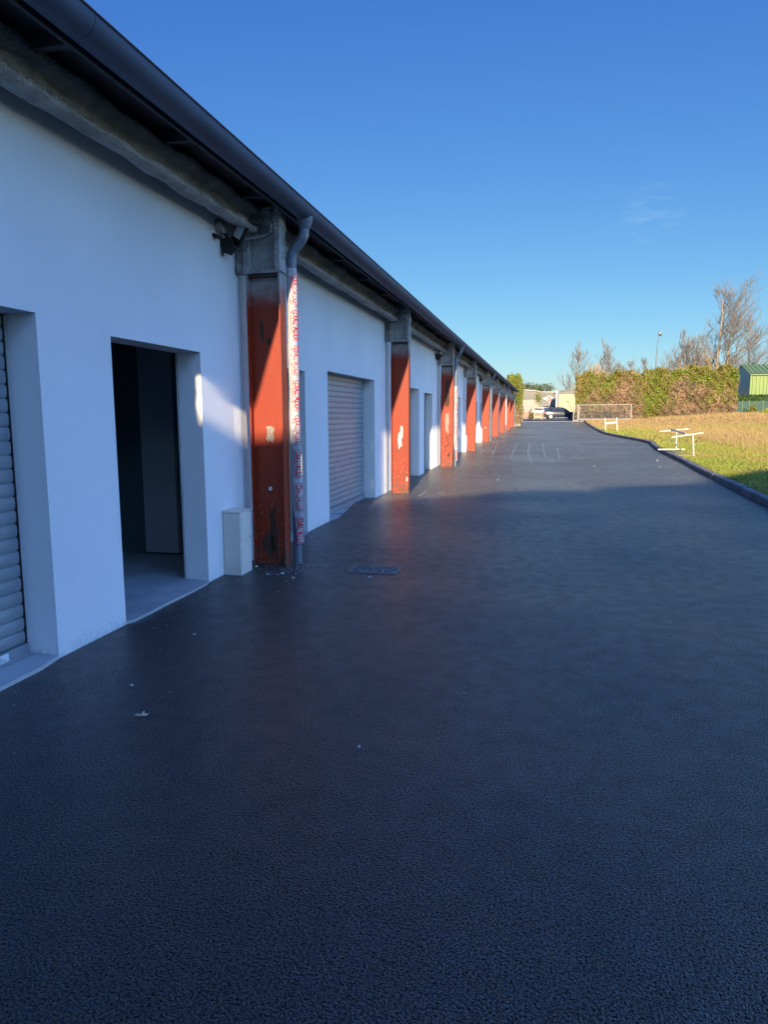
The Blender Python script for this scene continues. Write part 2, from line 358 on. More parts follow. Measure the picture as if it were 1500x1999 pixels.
tag(b.build('pale_edging_kerb', A['palekerb']), kind='structure')

# tyre marks and laying joints in the far asphalt
b = MB()
def tm(pts, wd):
    P = [Vector((x, y, zf(y)+.004)) for x, y in pts]
    for a, c in zip(P[:-1], P[1:]):
        d = (c-a).normalized(); n = Vector((-d.y, d.x, 0))*wd/2
        b.add([a-n, a+n, c+n, c-n], [(0,1,2,3)])
tm([(-1.35,33.5),(4.3,33.6)], .05)
tm([(-1.15,33.3),(-1.05,27.5),(-1.0,23.5)], .05); tm([(-.55,33.3),(-.5,27),(-.3,22.5)], .06); tm([(.05,33.3),(.1,26),(.35,22.8)], .05)
tm([(.6,30),(.6,24)], .05); tm([(1.5,33.3),(1.55,27)], .04); tm([(-1.7,25),(-2.0,33)], .05)
tm([(.2,24.5),(.8,22.8)], .06); tm([(-1,36),(1.6,41)], .05)
tag(b.build('tyre_marks', A['mark']), kind='structure')

# ============================================================ THE STORAGE BUILDING
YC = [0.05+6.95*i for i in range(10)]   # column positions along the row
YEND = 63.6
B = empty('storage_building', (-2.6, 7, 0), 0, 'long low white rendered storage building with red steel columns and grey gutter', 'building')
B.rotation_euler = (-.0035, 0, -.0032)
OFF = Vector((2.6, -7, 0))
def bm_build(b, name, m, parent=B, **k):
    if parent is B: b.v = [(x+2.6, y-7, z) for x, y, z in b.v]
    return b.build(name, m, parent, **k)
XW = -3.08
DH, RH = 2.155, 2.215   # door and roller lintels
rollers = []; doors = []
for i in range(9):
    y = YC[i]
    if i % 2 == 0: rollers.append((y+.93, y+3.90)); doors.append((y+4.68, y+6.07))
    else: doors.append((y+.70, y+2.05)); rollers.append((y+3.06, y+6.00))
ops = sorted([(a, c, RH) for a, c in rollers]+[(a, c, DH) for a, c in doors])
def wallmesh():
    b = MB(); Y = sorted(set([-.10, YEND]+[v for a, c, h in ops for v in (a, c)]))
    ZB, ZT = -.5, 3.75
    def q(y0,y1,z0,z1,x=XW): b.add([(x,y0,z0),(x,y1,z0),(x,y1,z1),(x,y0,z1)], [(0,1,2,3)])
    for y0, y1 in zip(Y[:-1], Y[1:]):
        o = [h for a, c, h in ops if abs(a-y0) < 1e-6]
        if o:
            h = o[0]; q(y0,y1,h,ZT)
            XI = XW-.235
            b.add([(XW,y0,ZB),(XI,y0,ZB),(XI,y0,h),(XW,y0,h)], [(0,1,2,3)])
            b.add([(XW,y1,ZB),(XI,y1,ZB),(XI,y1,h),(XW,y1,h)], [(0,3,2,1)])
            b.add([(XW,y0,h),(XI,y0,h),(XI,y1,h),(XW,y1,h)], [(0,1,2,3)])
            b.add([(XI,y0,h),(XI-.02,y0,h),(XI-.02,y1,h),(XI,y1,h)], [(0,1,2,3)])
        else:
            q(y0,y1,ZB,ZT)
    # inner skin
    xi = XW-.25
    for y0, y1 in zip(Y[:-1], Y[1:]):
        o = [h for a, c, h in ops if abs(a-y0) < 1e-6]
        q(y0,y1,(o[0] if o else ZB),ZT,xi)
    return b
bw = wallmesh(); bw.v = [(x+2.6, y-7, z) for x,y,z in bw.v]
wall = bw.build('wall', A['stucco'], B, fixn=False)
# pilaster strips where the render stops at each column
for i, y in enumerate(YC):
    b = MB(); b.prism([(XW+.001, y-.20),(XW+.013, y-.06),(XW+.013, y+.10),(XW+.001, y+.16)], -.5, 2.98, 'z')
    bm_build(b, 'column_casing', A['stucco'])
for q in ((-12, XW-.26, -.10, .10), (-12, XW-.26, YEND-.2, YEND), (-12.2, -12, -.10, YEND)): b = MB(); b.box(*q, -.5, 3.712); bm_build(b, 'end_wall', A['stucco'])
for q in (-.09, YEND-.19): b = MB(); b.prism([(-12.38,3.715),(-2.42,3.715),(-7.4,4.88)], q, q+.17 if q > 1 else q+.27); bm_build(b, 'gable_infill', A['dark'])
# roof: sheet, soffit, boards
b = MB(); b.prism([(-2.40,3.70),(-2.40,3.735),(-7.4,4.9),(-12.4,3.735),(-12.4,3.70),(-7.4,4.86)], .10, YEND+.15)
roof = bm_build(b, 'roof', A['roof'])
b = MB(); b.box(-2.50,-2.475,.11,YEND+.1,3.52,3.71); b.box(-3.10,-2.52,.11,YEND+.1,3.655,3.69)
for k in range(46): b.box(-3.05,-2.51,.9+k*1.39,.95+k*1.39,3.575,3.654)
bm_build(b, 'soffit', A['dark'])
# sprayed eaves beam between columns: rough I section
for i in range(9):
    y0, y1 = YC[i]+.12, YC[i+1]-.12; n = 60
    prof = [(-2.92,3.372),(-2.80,3.37),(-2.795,3.410),(-2.865,3.425),(-2.88,3.49),(-2.865,3.535),(-2.785,3.55),(-2.78,3.60),(-2.92,3.62)]
    vs = []
    for j in range(n+1):
        y = y0+(y1-y0)*j/n
        for k, (px, pz) in enumerate(prof):
            w1 = .010*math.sin(y*3.1+k*2.1)+.008*math.sin(y*9.7+k*4.3)+random.uniform(-.006,.006)
            if k in (3,4,5): w1 *= 2.2
            if k == 6: w1 = w1*1.0-.012*max(0, math.sin(y*1.9+i))
            vs.append((px+w1*(.6 if k not in (3,4,5) else 1), y, pz+w1*(.35 if k < 3 else .8)))
    m = len(prof)
    b = MB(); b.add(vs, [(j*m+k, j*m+(k+1)%m, (j+1)*m+(k+1)%m, (j+1)*m+k) for j in range(n) for k in range(m)]+[tuple(range(m)), tuple(n*m+k for k in range(m))])
    bm_build(b, 'eaves_beam', A['spray'], sm=True)
# gutter: half round trough with lip
b = MB(); r = .105; cx0, cz0 = -2.395, 3.625; n = 24
prof = [(cx0+r*math.cos(PI+PI*k/n), cz0+r*math.sin(PI+PI*k/n)) for k in range(n+1)]
prof += [(cx0+r+.012, cz0+.006), (cx0+r+.004, cz0+.018), (cx0+r-.008, cz0+.006)]
prof += [(cx0+(r-.006)*math.cos(2*PI-PI*k/n), cz0+(r-.006)*math.sin(2*PI-PI*k/n)) for k in range(n+1)]
seg = [(.09,3.55),(3.555,7.15),(7.155,14.1),(14.105,21.0),(21.005,35),(35.005,49),(49.005,YEND+.2)]
for a, c in seg: b.prism(prof, a, c)
for y in [.45+.695*k for k in range(91)]: b.box(cx0-.09, cx0+r+.006, y, y+.022, cz0+.012, cz0+.017)
gg_ = MB(); gg_.box(-3.10, -2.51, .095, .125, 3.605, 3.70); bm_build(gg_, 'added_sun_stop_board', A['dark'])  # unseen board added to stop sun leaking in above the first column
g = bm_build(b, 'gutter', A['gutter'], sm='auto')
# columns: H section, web seen from the road, stiffeners and a sprayed head
def column_mb():
    b = MB(); b.prism([(-.18,-.08),(-.165,-.08),(-.165,-.005),(.165-.0,-.005),(.165,-.08),(.18,-.08),(.18,.08),(.165,.08),(.165,.005),(-.165,.005),(-.165,.08),(-.18,.08)], -.4, 3.62, 'z')
    return b
cm = column_mb()
# local tiny fillets
column_me = None; head_me = None; anchor_me = None
for i, y in enumerate(YC):
    if i == 0:
        c = cm.build('column', A['column'], B); c.location = (-.175, y-7, 0); c0 = c
        h = MB()
        def blob(x0,x1,y0,y1,z0,z1,am=.012):
            nn = 10; vs = []
            for a in range(nn+1):
                z = z0+(z1-z0)*a/nn
                for (px, py) in ((x0,y0),((x0+x1)/2,y0),(x1,y0),(x1,y1),(x0,y1)):
                    vs.append((px+random.uniform(-am,am), py+random.uniform(-am,am), z))
            h.add(vs, [(a*5+k, a*5+(k+1)%5, a*5+5+(k+1)%5, a*5+5+k) for a in range(nn) for k in range(5)]+[(0,1,2,3,4), tuple(nn*5+k for k in range(5))])
        blob(-.192,-.128,-.094,.09,2.985,3.62,.008); blob(.14,.192,-.094,.09,3.0,3.62,.008); blob(-.16,.16,-.04,.04,3.03,3.62,.01)
        blob(-.185,.185,-.09,.09,2.99,3.025,.005); blob(-.285,-.19,-.06,.06,3.0,3.62,.014); blob(-.19,.19,-.092,.09,3.44,3.62,.01)
        hd = h.build('sprayed_head', A['spray'], c, sm=False)
        k = MB(); k.box(-.15,.15,-.075,-.006,2.955,2.968); sh = k.build('stiffener_plate', A['rust'], c)
    else:
        c = copy_tree(c0, B); c.location = (-.175, y-7, 0)
    cols = globals().setdefault('cols', []); cols.append(c)
def patch(parent, name, m, cx, cz, wx, hz, yoff=-.0075, n=18, jag=.25, seed=0):
    rr = random.Random(seed); b = MB(); pts = []
    for k in range(n):
        t = 2*PI*k/n; q = 1+rr.uniform(-jag, jag)
        ct, st = math.cos(t), math.sin(t); e = .6
        pts.append((cx+wx/2*q*math.copysign(abs(ct)**e, ct), cz+hz/2*q*math.copysign(abs(st)**e, st)))
    b.prism(pts, yoff-.001, yoff)
    b.build(name, m, parent)
patch(cols[1], 'paint_scrape', A['greyscrape'], .01, 1.385, .085, .17, seed=1)
patch(cols[1], 'rust_patch', A['rust'], -.055, 2.44, .04, .19, seed=2); patch(cols[1], 'rust_patch', A['rust'], .02, 2.33, .05, .07, seed=3)
patch(cols[1], 'rust_patch', A['rust'], .02, .37, .07, .5, seed=4, n=40, jag=.4); patch(cols[1], 'rust_patch', A['rust'], -.04, .22, .11, .22, seed=5, n=40, jag=.4)
patch(cols[1], 'rust_patch', A['rust'], .0, .78, .03, .035, seed=41)
b = MB(); b.prism([(.015*math.cos(2*PI*k/16)*1.2, .815+.022*math.sin(2*PI*k/16)) for k in range(16)], -.02, -.0055); b.build('earth_plug', A['white'], cols[1], bevel=.003)
patch(cols[2], 'paint_scrape', A['scrape'], .02, 1.24, .05, .26, seed=6, jag=.12); patch(cols[2], 'paint_scrape', A['scrape'], -.02, 1.08, .08, .32, seed=7, jag=.3, yoff=-.009)
patch(cols[2], 'paint_scrape', A['scrape'], .13, .3, .03, .10, seed=8, jag=.4)
patch(cols[3], 'rust_patch', A['rust'], .0, 2.2, .14, .8, seed=9, n=50, jag=.12); patch(cols[3], 'paint_scrape', A['greyscrape'], .0, 1.35, .11, .55, seed=10, n=30, jag=.3)
for q in range(14): patch(cols[3], 'rust_patch', A['rust'], random.uniform(-.09,.1), random.uniform(.35,1.0), random.uniform(.02,.05), random.uniform(.03,.09), seed=20+q, n=10, jag=.4)
patch(cols[5], 'paint_scrape', A['scrape'], .0, .95, .05, .06, seed=50)

# roller doors with slats, guides, bottom rail
def roller(y0, y1):
    b = MB(); X0 = XW-.22; z = .10; P = .0885; pr = []
    while z < RH-.0:
        for t, d in ((.0,-.004),(.035,.006),(.2,.0105),(.5,.0125),(.8,.0105),(.91,.006),(.93,-.004)):
            pr.append((X0+d, z+t*P))
        z += P
    pr = [(x, min(zz, RH+.04)) for x, zz in pr]
    poly = pr+[(X0-.03, RH+.04), (X0-.03, .10)]
    b.prism(poly, y0+.05, y1-.05)
    o = bm_build(b, 'roller_door', A['slat'])
    k = MB(); k.box(X0-.006, X0+.032, y0+.05, y1-.05, .022, .098); k.box(X0+.032, X0+.040, y0+.05, y1-.05, .022, .04)
    k.v = [(x+2.6,y-7,zz) for x,y,zz in k.v]; r = k.build('bottom_rail', A['slat'], o)
    for a, c, e, f in ((y0+.004, y0+.048, y0+.002, y0+.012), (y1-.048, y1-.004, y1-.012, y1-.002)):
        k = MB(); k.prism([(X0-.03,a),(X0-.012,a),(X0-.012,c),(X0-.03,c)], .02, RH, 'z')
        k.v = [(x+2.6,y-7,zz) for x,y,zz in k.v]; k.build('door_guide', A['slatd'], o)
    return o
for i, (a, c) in enumerate(rollers):
    o = roller(a, c)
    if i == 0: r0 = o
# sticker on the first roller door's bottom rail
def text_mesh(body, size, font=None, bold=0.0, sx=1.0):
    cu = bpy.data.curves.new('txt', 'FONT'); cu.body = body; cu.size = size; cu.align_x = 'CENTER'; cu.align_y = 'CENTER'
    cu.offset = bold; cu.resolution_u = 3
    ob = bpy.data.objects.new('txt', cu); me = bpy.data.meshes.new_from_object(ob)
    v = [tuple(p.co) for p in me.vertices]; f = [tuple(p.vertices) for p in me.polygons]
    bpy.data.objects.remove(ob); bpy.data.meshes.remove(me)
    return [(a*sx, b_, c) for a, b_, c in v], f
XR = XW-.22+.0325
st = MB(); st.box(XR, XR+.0015, 3.50, 3.72, .040, .090); st.v = [(x+2.6,y-7,z) for x,y,z in st.v]
st = st.build('sticker', A['sticker'], r0)
k = MB(); v, f = text_mesh('CE', .030, bold=.001); k.add([(XR+.0020, 3.535+a, .058+c) for a, c, _ in v], f)
for q in range(3): k.box(XR+.0016, XR+.0020, 3.58, 3.70-.02*q, .050+.011*q, .053+.011*q)
# stays a part of the door (third level is the deepest allowed)
k.v = [(x+2.6,y-7,z) for x,y,z in k.v]; k.build('sticker_print', A['ink'], r0, fixn=False)

# thresholds
for (a, c) in rollers:
    b = MB(); n = 14; top = []
    for j in range(n+1): top.append((a+(c-a)*j/n, random.uniform(-.004,.005)))
    top[0] = (a, -.03); top[-1] = (c, -.03)
    for j in range(n):
        (ya, da), (yb, db) = top[j], top[j+1]
        b.add([(XW-.26,ya,.02),(XW-.26,yb,.02),(XW+.03+db,yb,.012),(XW+.03+da,ya,.012),(XW+.05+da,ya,-.2),(XW+.05+db,yb,-.2)], [(0,1,2,3),(3,2,5,4)])
    bm_build(b, 'threshold', A['tile'], fixn=False)
    for q in range(1,4): b = MB(); b.box(XW-.20, XW+.02, a+(c-a)*q/4, a+(c-a)*q/4+.006, .014, .0215); bm_build(b, 'threshold_joint', A['slatd'])
# interior floor, partitions
for i, (a, c) in enumerate(doors):
    b = MB(); n = 18; top = [(a+(c-a)*j/n, random.uniform(-.004,.005)) for j in range(n+1)]; top[0] = (a, -.03); top[-1] = (c, -.03)
    for j in range(n):
        (ya, da), (yb, db) = top[j], top[j+1]
        b.add([(XW-.26,ya,.024),(XW-.26,yb,.024),(XW+.03+db,yb,.014),(XW+.03+da,ya,.014),(XW+.05+da,ya,-.2),(XW+.05+db,yb,-.2)], [(0,1,2,3),(3,2,5,4)])
    bm_build(b, 'threshold', A['concrete'], fixn=False)
b = MB(); b.box(-11.9, XW-.262, .11, YEND-.21, -.3, .024); bm_build(b, 'interior_floor', A['concrete'])
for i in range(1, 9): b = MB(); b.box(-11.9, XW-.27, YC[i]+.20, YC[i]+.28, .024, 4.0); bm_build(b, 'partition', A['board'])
b = MB(); b.box(-4.36, -3.96, YC[1]+.15, YC[1]+.196, .05, 3.2); bm_build(b, 'wall_panel', A['plaster'])
# blank inner leaves that close the far doorways' view
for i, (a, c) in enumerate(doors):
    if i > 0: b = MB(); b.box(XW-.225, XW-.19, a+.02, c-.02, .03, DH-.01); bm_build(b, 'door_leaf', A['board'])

# downpipes on every second column, with swan neck; the first ones still in printed film
def dpipe(y, short=False):
    b = MB(); yy = y+.14; X = -2.545
    b.tube([(cx0+.0,yy,3.56),(cx0,yy,3.49),(cx0-.005,yy,3.44)], [.085,.07,.052], 16)
    b.tube([(cx0-.005,yy,3.46),(cx0-.01,yy,3.38),(cx0-.03,yy,3.34),(X+.035,yy,3.25),(X+.008,yy,3.21),(X,yy,3.14),(X,yy,2.9)], [.050,.050,.050,.050,.050,.050,.046], 16)
    b.tube([(X,yy,3.12),(X,yy,3.10)], [.055,.055], 16); b.tube([(X,yy,3.0),(X,yy,-.15)], .047, 18)
    for z in (2.0,.95): b.tube([(X,yy,z),(X,yy,z+.03)], .051, 18)
    return bm_build(b, 'downpipe', A['pipe'], sm='auto')
def film(pipe, y, zt, zb, text=True, peel=True):
    X, yy = -2.545, y+.14; b = MB(); nz, na = 40, 26
    def pos(u, z, r):          # u: angle from -Y direction turning toward +X, in radians
        # slightly squared sleeve
        q = r*(1+.10*abs(math.sin(2*(u-.3)))**2)
        return (X+2.6+q*math.sin(u), yy-7-q*math.cos(u), z)
    def sleeve(a, t):
        z = zt+(zb-zt)*t
        lo = -1.75+(2.1*smooth(1.15,.25,z) if peel else 0)
        hi = 2.9
        u = lo+(hi-lo)*a
        fl = .0 if not peel else .045*smooth(1.3,.3,z)*(a-.2)*(1 if a > .2 else -.3)
        r = .055+.004*math.sin(z*9+a*3)+fl
        return pos(u, z, r)
    b.grid(sleeve, na, nz)
    f = b.build('protective_film', A['film'], pipe, sm=True, fixn=False)
    if text:
        # printed lozenges with the maker's word, running down the sleeve
        pitch = .355; z = zt-.02+.16; inks = [MB(), MB()]
        v, fc = text_mesh("DAL'ALU", .082, bold=.0022, sx=.82)
        L0 = .148; H0 = .032
        cap = []
        for k in range(28):
            t = 2*PI*k/28; c_, s_ = math.cos(t), math.sin(t)
            cap.append(((L0-H0)*(1 if c_ > 0 else -1)+H0*1.15*c_, H0*1.35*s_))
        while z > zb+.22:
            z -= pitch
            u0 = .80; r = .0615
            if z < .3: break
            def place(a, h):   # a runs down the pipe, h across (+h = round to +X)
                zz = z+.0-a; uu = u0+h/.056
                fl = .045*smooth(1.3,.3,zz)*max(0, (uu+1.75-2.1*smooth(1.15,.25,zz))/(4.65-2.1*smooth(1.15,.25,zz))-.2) if peel else 0
                p = pos(uu, zz, r+fl+.0008); return p
            tgt = inks[0 if z > 1.5 or z < .2 else 0]
            tgt.add([place(a, h) for a, h, _ in v], fc)
            rim = []
            for k in range(28):
                a, h = cap[k]; rim.append(place(a, h)); rim.append(place(a*.975, h*.90))
            inks[1 if z < 1.6 else 0].add(rim, [(2*k, 2*((k+1)%28), 2*((k+1)%28)+1, 2*k+1) for k in range(28)])
        inks[0].build('film_print', A['red'], pipe, fixn=False)
        if inks[1].v: inks[1].build('film_print', A['blue'], pipe, fixn=False)
for i in (1,3,5,7,9):
    if i >= len(YC): continue
    p = dpipe(YC[i])
    if i in (1,3): film(p, YC[i], 3.06 if i == 1 else 2.4, .22, True, True)
    if i == 7 : film(p, YC[i], 2.6, .9, False, False)
# white pipe at the building's far corner
# conduit to the flood light
b = MB(); y = YC[1]-.11
b.tube([(-3.04,y-.12,3.30),(-2.88,y-.03,3.31),(-2.70,y,3.345),(-2.66,y,3.38),(-2.655,y,3.60)], .011, 8); bm_build(b, 'conduit', A['spray'], sm=True)

# ============================================================ fittings on the wall
def xo(y): return .0032*(y-7)
def zo(y): return -.0035*(y-7)
def make_flood():
    r = empty('floodlight', (0,0,0))
    b = MB(); b.tube([(0,0,0),(.065,0,0)], .062, 16); b.build('junction_box', A['spray'], r, sm='auto')
    b = MB(); b.tube([(.02,.05,-.03),(.06,.07,-.07),(.09,.09,-.09)], .018, 8); b.build('mount_arm', A['black'], r, sm=True)
    b = MB(); b.box(-.058,.058,-.018,.03,-.10,.10); q = b.build('lamp_housing', A['black'], r, bevel=.006); q.location = (.145,.16,-.045); q.rotation_euler = (.12,.58,0)
    b = MB(); b.box(-.040,.040,-.026,-.019,-.035,.085); k = b.build('lamp_panel', A['white'], q, bevel=.004)
    b = MB(); b.prism([(-.10,.05),(.03,.06),(.07,-.03),(.02,-.10),(-.05,-.075)], -.03, .04); q = b.build('driver_box', A['black'], r, bevel=.006); q.location = (.07,.08,-.15)
    b = MB(); b.box(-.075,.02,-.03,.03,-.018,.018); q = b.build('sensor_arm', A['black'], r, bevel=.006); q.location = (.04,-.07,-.115); q.rotation_euler = (0,.35,.2)
    for p_ in ([(.03,-.01,-.05),(.045,0,-.09),(.06,.02,-.13)], [(.05,.03,-.2),(.03,.03,-.25),(.02,.03,-.265),(.045,.03,-.24)]): b = MB(); b.tube(p_, .005, 6); b.build('cable', A['black'], r, sm=True)
    return r
fl_lab = ['black floodlight with white panel beside the nearest red column', 'black floodlight under the eaves left of the third red column, the rust-streaked one',
          'small black floodlight under the eaves beside the fifth red column', 'tiny black floodlight farthest along the eaves beside the seventh red column']
proto = make_flood()
for k, i in enumerate((1,3,5,7)):
    o = proto if k == 0 else copy_tree(proto)
    y = YC[i]-.42; o.location = (XW+xo(y)+.003, y, 3.365+zo(y)); tag(o, fl_lab[k], 'floodlight', 'floodlights under the eaves')
def make_cabinet():
    r = empty('meter_cabinet')
    b = MB(); b.box(0,.185,-.135,.135,-.35,.625); b.build('cabinet_body', A['cream'], r, bevel=.008)
    b = MB(); b.box(.183,.194,-.12,.12,.325,.60); b.build('cabinet_door', A['cream'], r, bevel=.004)
    b = MB(); b.box(.183,.192,-.12,.12,.10,.315); b.build('lower_panel', A['cream'], r, bevel=.004)
    b = MB(); b.tube([(.193,.07,.36),(.199,.07,.36)], .007, 10); b.build('lock', A['iron'], r)
    b = MB(); b.prism([(0,.627),(.198,.627),(.198,.633),(0,.648)], -.142, .142); b.build('cabinet_lid', A['cream'], r)
    return r
cb = make_cabinet()
for k, (i, lab) in enumerate(((1,'cream meter cabinet against the white wall by the nearest red column'),(4,'sunlit cream meter cabinet low on the wall beside the fourth red column'),
                 (5,'cream meter cabinet farthest from the camera, left of the fifth red column'))):
    o = cb if k == 0 else copy_tree(cb); y = YC[i]-.41
    o.location = (XW+xo(y)+.004, y, zf(y)+.0); tag(o, lab, 'meter cabinet', 'meter cabinets along the wall')
# drain cover
dr = empty('drain_cover', (-1.645, 6.95, 0), 0, 'rectangular grit-covered drain cover set in the dark asphalt', 'drain cover')
A['dframe'] = mat('drain_frame_steel', (.3,.3,.3), .5, .5)
b = MB()
for a in ((-.25,-.235,-.15,.15),(.235,.25,-.15,.15),(-.235,.235,-.15,-.138),(-.235,.235,.138,.15)): b.box(*a, -.03, .006)
b.build('frame', A['dframe'], dr)
b = MB(); b.box(-.233,.233,-.136,.136,-.03,.003); b.build('cover_plate', A['iron'], dr)
b = MB()
for q in range(260):
    x, y = random.uniform(-.23,.23), random.uniform(-.133,.133); s = random.uniform(.002,.006)
    b.add([(x-s,y-s,.0035),(x+s,y-s*.6,.0035),(x+s*.7,y+s,.0035),(x,y,.0035+s)], [(0,1,3),(1,2,3),(2,0,3)])
gr = b.build('grit', A['chip'], dr, fixn=False); gr['kind'] = 'stuff'
# loose chips of render on the asphalt
b = MB()
def chip(x, y, s):
    z = zf(y)+.001; a = random.uniform(0, 6.3); n = random.choice((4,5,6)); P = []
    for k in range(n):
        t = a+2*PI*k/n; r = s*random.uniform(.6,1.2); P.append((x+r*math.cos(t), y+r*math.sin(t)*.8))
    vs = [(p[0], p[1], z) for p in P]+[((p[0]-x)*.7+x, (p[1]-y)*.7+y, z+s*random.uniform(.3,.7)) for p in P]
    b.add(vs, [(k, (k+1)%n, (k+1)%n+n, k+n) for k in range(n)]+[tuple(range(n, 2*n))])
for q in range(650):
    d = abs(random.gauss(0, .5)); y = random.choice((random.uniform(2.5,12), random.uniform(2.5,40))); chip(-2.98+d, y, random.uniform(.0015,.0055))
for q in range(160): chip(random.gauss(-2.45,.22), random.gauss(6.9,.35), random.uniform(.003,.009))
for i in range(2, 9):
    for q in range(70): chip(-2.35+abs(random.gauss(0,.5)), YC[i]+random.gauss(-.3,1.3), random.uniform(.004,.013))
for q in range(170): chip(random.uniform(-2,3), random.uniform(2.3,14)**1.0, random.uniform(.001,.004))
for x, y, s in ((-2.35,3.62,.014),(-2.9,6.85,.028),(-2.66,6.55,.02),(-2.52,6.6,.025),(-2.35,6.45,.02),(-1.62,6.62,.022),(-.83,3.14,.014),(-2.45,4.6,.012),(-.40,3.9,.008),(1.5,21.5,.028),(3.6,24,.028),(3.55,23.6,.022),(3.3,21.5,.02),(-1.0,17,.02)): chip(x, y, s)
tag(b.build('debris_chips', A['chip'], fixn=False), 'scattered white crumbs of render and grit along the asphalt by the wall', 'debris', kind='stuff')
# dry leaves
def leaf(x, y, s, rz, lab):
    b = MB(); pts = [(-1,0),(-.55,.38),(-.2,.30),(.15,.75),(.30,.35),(.9,.45),(.62,.05),(.95,-.35),(.3,-.30),(-.1,-.42),(-.5,-.22)]
    vs = [(0,0,.012)]+[(a*s, c*s, .004+.018*abs(c)*(1+.5*math.sin(a*7))) for a, c in pts]; n = len(pts)
    b.add(vs, [(0, 1+k, 1+(k+1)%n) for k in range(n)]); o = b.build('dry_leaf', A['dryleaf'], fixn=False)
    o.location = (x, y, zf(y)+.001); o.rotation_euler = (0,0,rz); return tag(o, lab, 'leaf', 'fallen leaves')
leaf(-2.055, 3.235, .043, .1, 'curled tan dry leaf alone on the dark asphalt at lower left')
lf = leaf(-3.14, 11.3, .05, .9, 'small brown dry leaf lying on the pale threshold of the roller door'); lf.location.z = .02

# ============================================================ unseen building added behind the camera, roofline shaped to throw the long shade
bh = empty('added_shade_warehouse', (0,-13,0), 0, 'unseen grey warehouse added behind the viewer to shade the drive', 'building')
SK = [(-14,6.4),(-2.2,6.85),(-.85,6.98),(-.24,7.28),(1.2,7.5),(1.2,7.6),(2.45,7.84),(3.6,7.84),(3.6,8.02),(5.86,8.34),(8.1,9.2),(15,10.2),(30,8.4)]
b = MB(); b.prism([(-14,-.2)]+SK+[(30,-.2)], -12, 0); b.build('wall', A['palekerb'], bh)
b = MB(); b.prism([(-14.3,5.9),(12,8.2),(30,7.8),(30,7.9),(12,8.3),(-14.3,6.0)], -12.4, -12.05); b.build('roof', A['roof'], bh)
b = MB(); b.box(2,6,.01,.06,0,4); b.build('door', A['gate'], bh)

# ============================================================ LAWN: grass, weeds, trestles
def blades(name, regions, m, label, cat):
    VS = []; 
    for (n, fx, fy, h0, h1, wd, lean) in regions:
        x, y = fx(n), fy(n); kx = np.interp(y, [-30,0,12.9,17.5,23.2,27.6,30.6,33.4,36.5,41,45.8,52,58,70.3,78.1], [3.1,3.3,3.72,3.93,4.17,4.24,4.39,4.66,4.42,4.0,3.72,3.80,3.94,4.06,4.24])
        k = x > kx+.2; x, y = x[k], y[k]; n = len(x)
        z = np.array([lawn_z(a, c) for a, c in zip(x, y)])-.01
        h = RNG.uniform(h0, h1, n); a = RNG.uniform(0, PI, n); w_ = wd*RNG.uniform(.5,1.2,n)
        dx, dy = np.cos(a)*w_, np.sin(a)*w_; lx, ly = RNG.normal(0, lean, n)*h, RNG.normal(0, lean, n)*h
        VS.append(np.stack([np.stack([x-dx,y-dy,z],1), np.stack([x+dx,y+dy,z],1), np.stack([x+lx,y+ly,z+h],1)],1).reshape(-1,3))
    V = np.concatenate(VS); n = len(V)//3
    me = bpy.data.meshes.new(name); me.from_pydata(V.tolist(), [], np.arange(3*n).reshape(n,3).tolist()); me.materials.append(m)
    o = bpy.data.objects.new(name, me); col.objects.link(o); return tag(o, label, cat, kind='stuff')
U = random.uniform
UU = lambda a, b: (lambda n: RNG.uniform(a, b, n))
blades('grass', [(95000, UU(3.8,11), UU(13,32), .025, .075, .012, .6), (60000, UU(3.7,20), UU(30,62), .04,.10,.022, .6)],
       A['grass'], 'short yellow green winter grass covering the lawn', 'grass')
blades('dead_weeds', [(22000, lambda n: 7+np.abs(RNG.normal(0,3.6,n)), lambda n: RNG.normal(40,6.5,n), .06,.24,.014,.6), (45000, UU(4.2,22), UU(52,81), .04,.12,.035,.7), (5000, UU(11,22), UU(72,83), .1,.35,.03,.5)],
       A['weed'], 'brown dead weeds and stalks on the rough ground of the lawn', 'weeds')

def bar(b, p, q, r=.028): # square hollow section
    p, q = Vector(p), Vector(q); t = (q-p).normalized(); a = Vector((0,0,1)) if abs(t.z) < .8 else Vector((1,0,0))
    u = t.cross(a).normalized()*r; v = t.cross(u).normalized()*r
    b.add([p-u-v,p+u-v,p+u+v,p-u+v,q-u-v,q+u-v,q+u+v,q-u+v], [(0,3,2,1),(4,5,6,7),(0,1,5,4),(1,2,6,5),(2,3,7,6),(3,0,4,7)])
t1 = empty('steel_trestle', (4.5,25,lawn_z(4.5,25)), 0, 'white steel trestle with two T shaped frames joined by crossbars, standing by the kerb', 'trestle')
def part(pairs, name, par, o, m='trestle', r=.024):
    b = MB()
    for p, q in pairs: bar(b, Vector(p)-Vector(o), Vector(q)-Vector(o), r)
    return b.build(name, A[m], par, bevel=.004)
o1 = t1.location
def zz(z): return z
part([((4.20,24.7,.15),(4.86,24.7,.155))], 'foot_bar', t1, o1); part([((4.82,24.7,.18),(4.76,24.7,.82))], 'upright', t1, o1)
part([((4.11,24.7,.755),(5.08,24.7,.905))], 'top_bar', t1, o1)
part([((3.92,26.1,.29),(4.80,26.1,.30))], 'foot_bar', t1, o1); part([((4.52,26.1,.32),(4.50,26.1,.93))], 'upright', t1, o1)
part([((3.94,26.1,.905),(4.88,26.1,.995))], 'top_bar', t1, o1)
part([((4.33,26.1,.985),(4.55,24.7,.86))], 'crossbar', t1, o1); part([((4.38,26.1,.235),(4.62,24.7,.155))], 'crossbar', t1, o1)
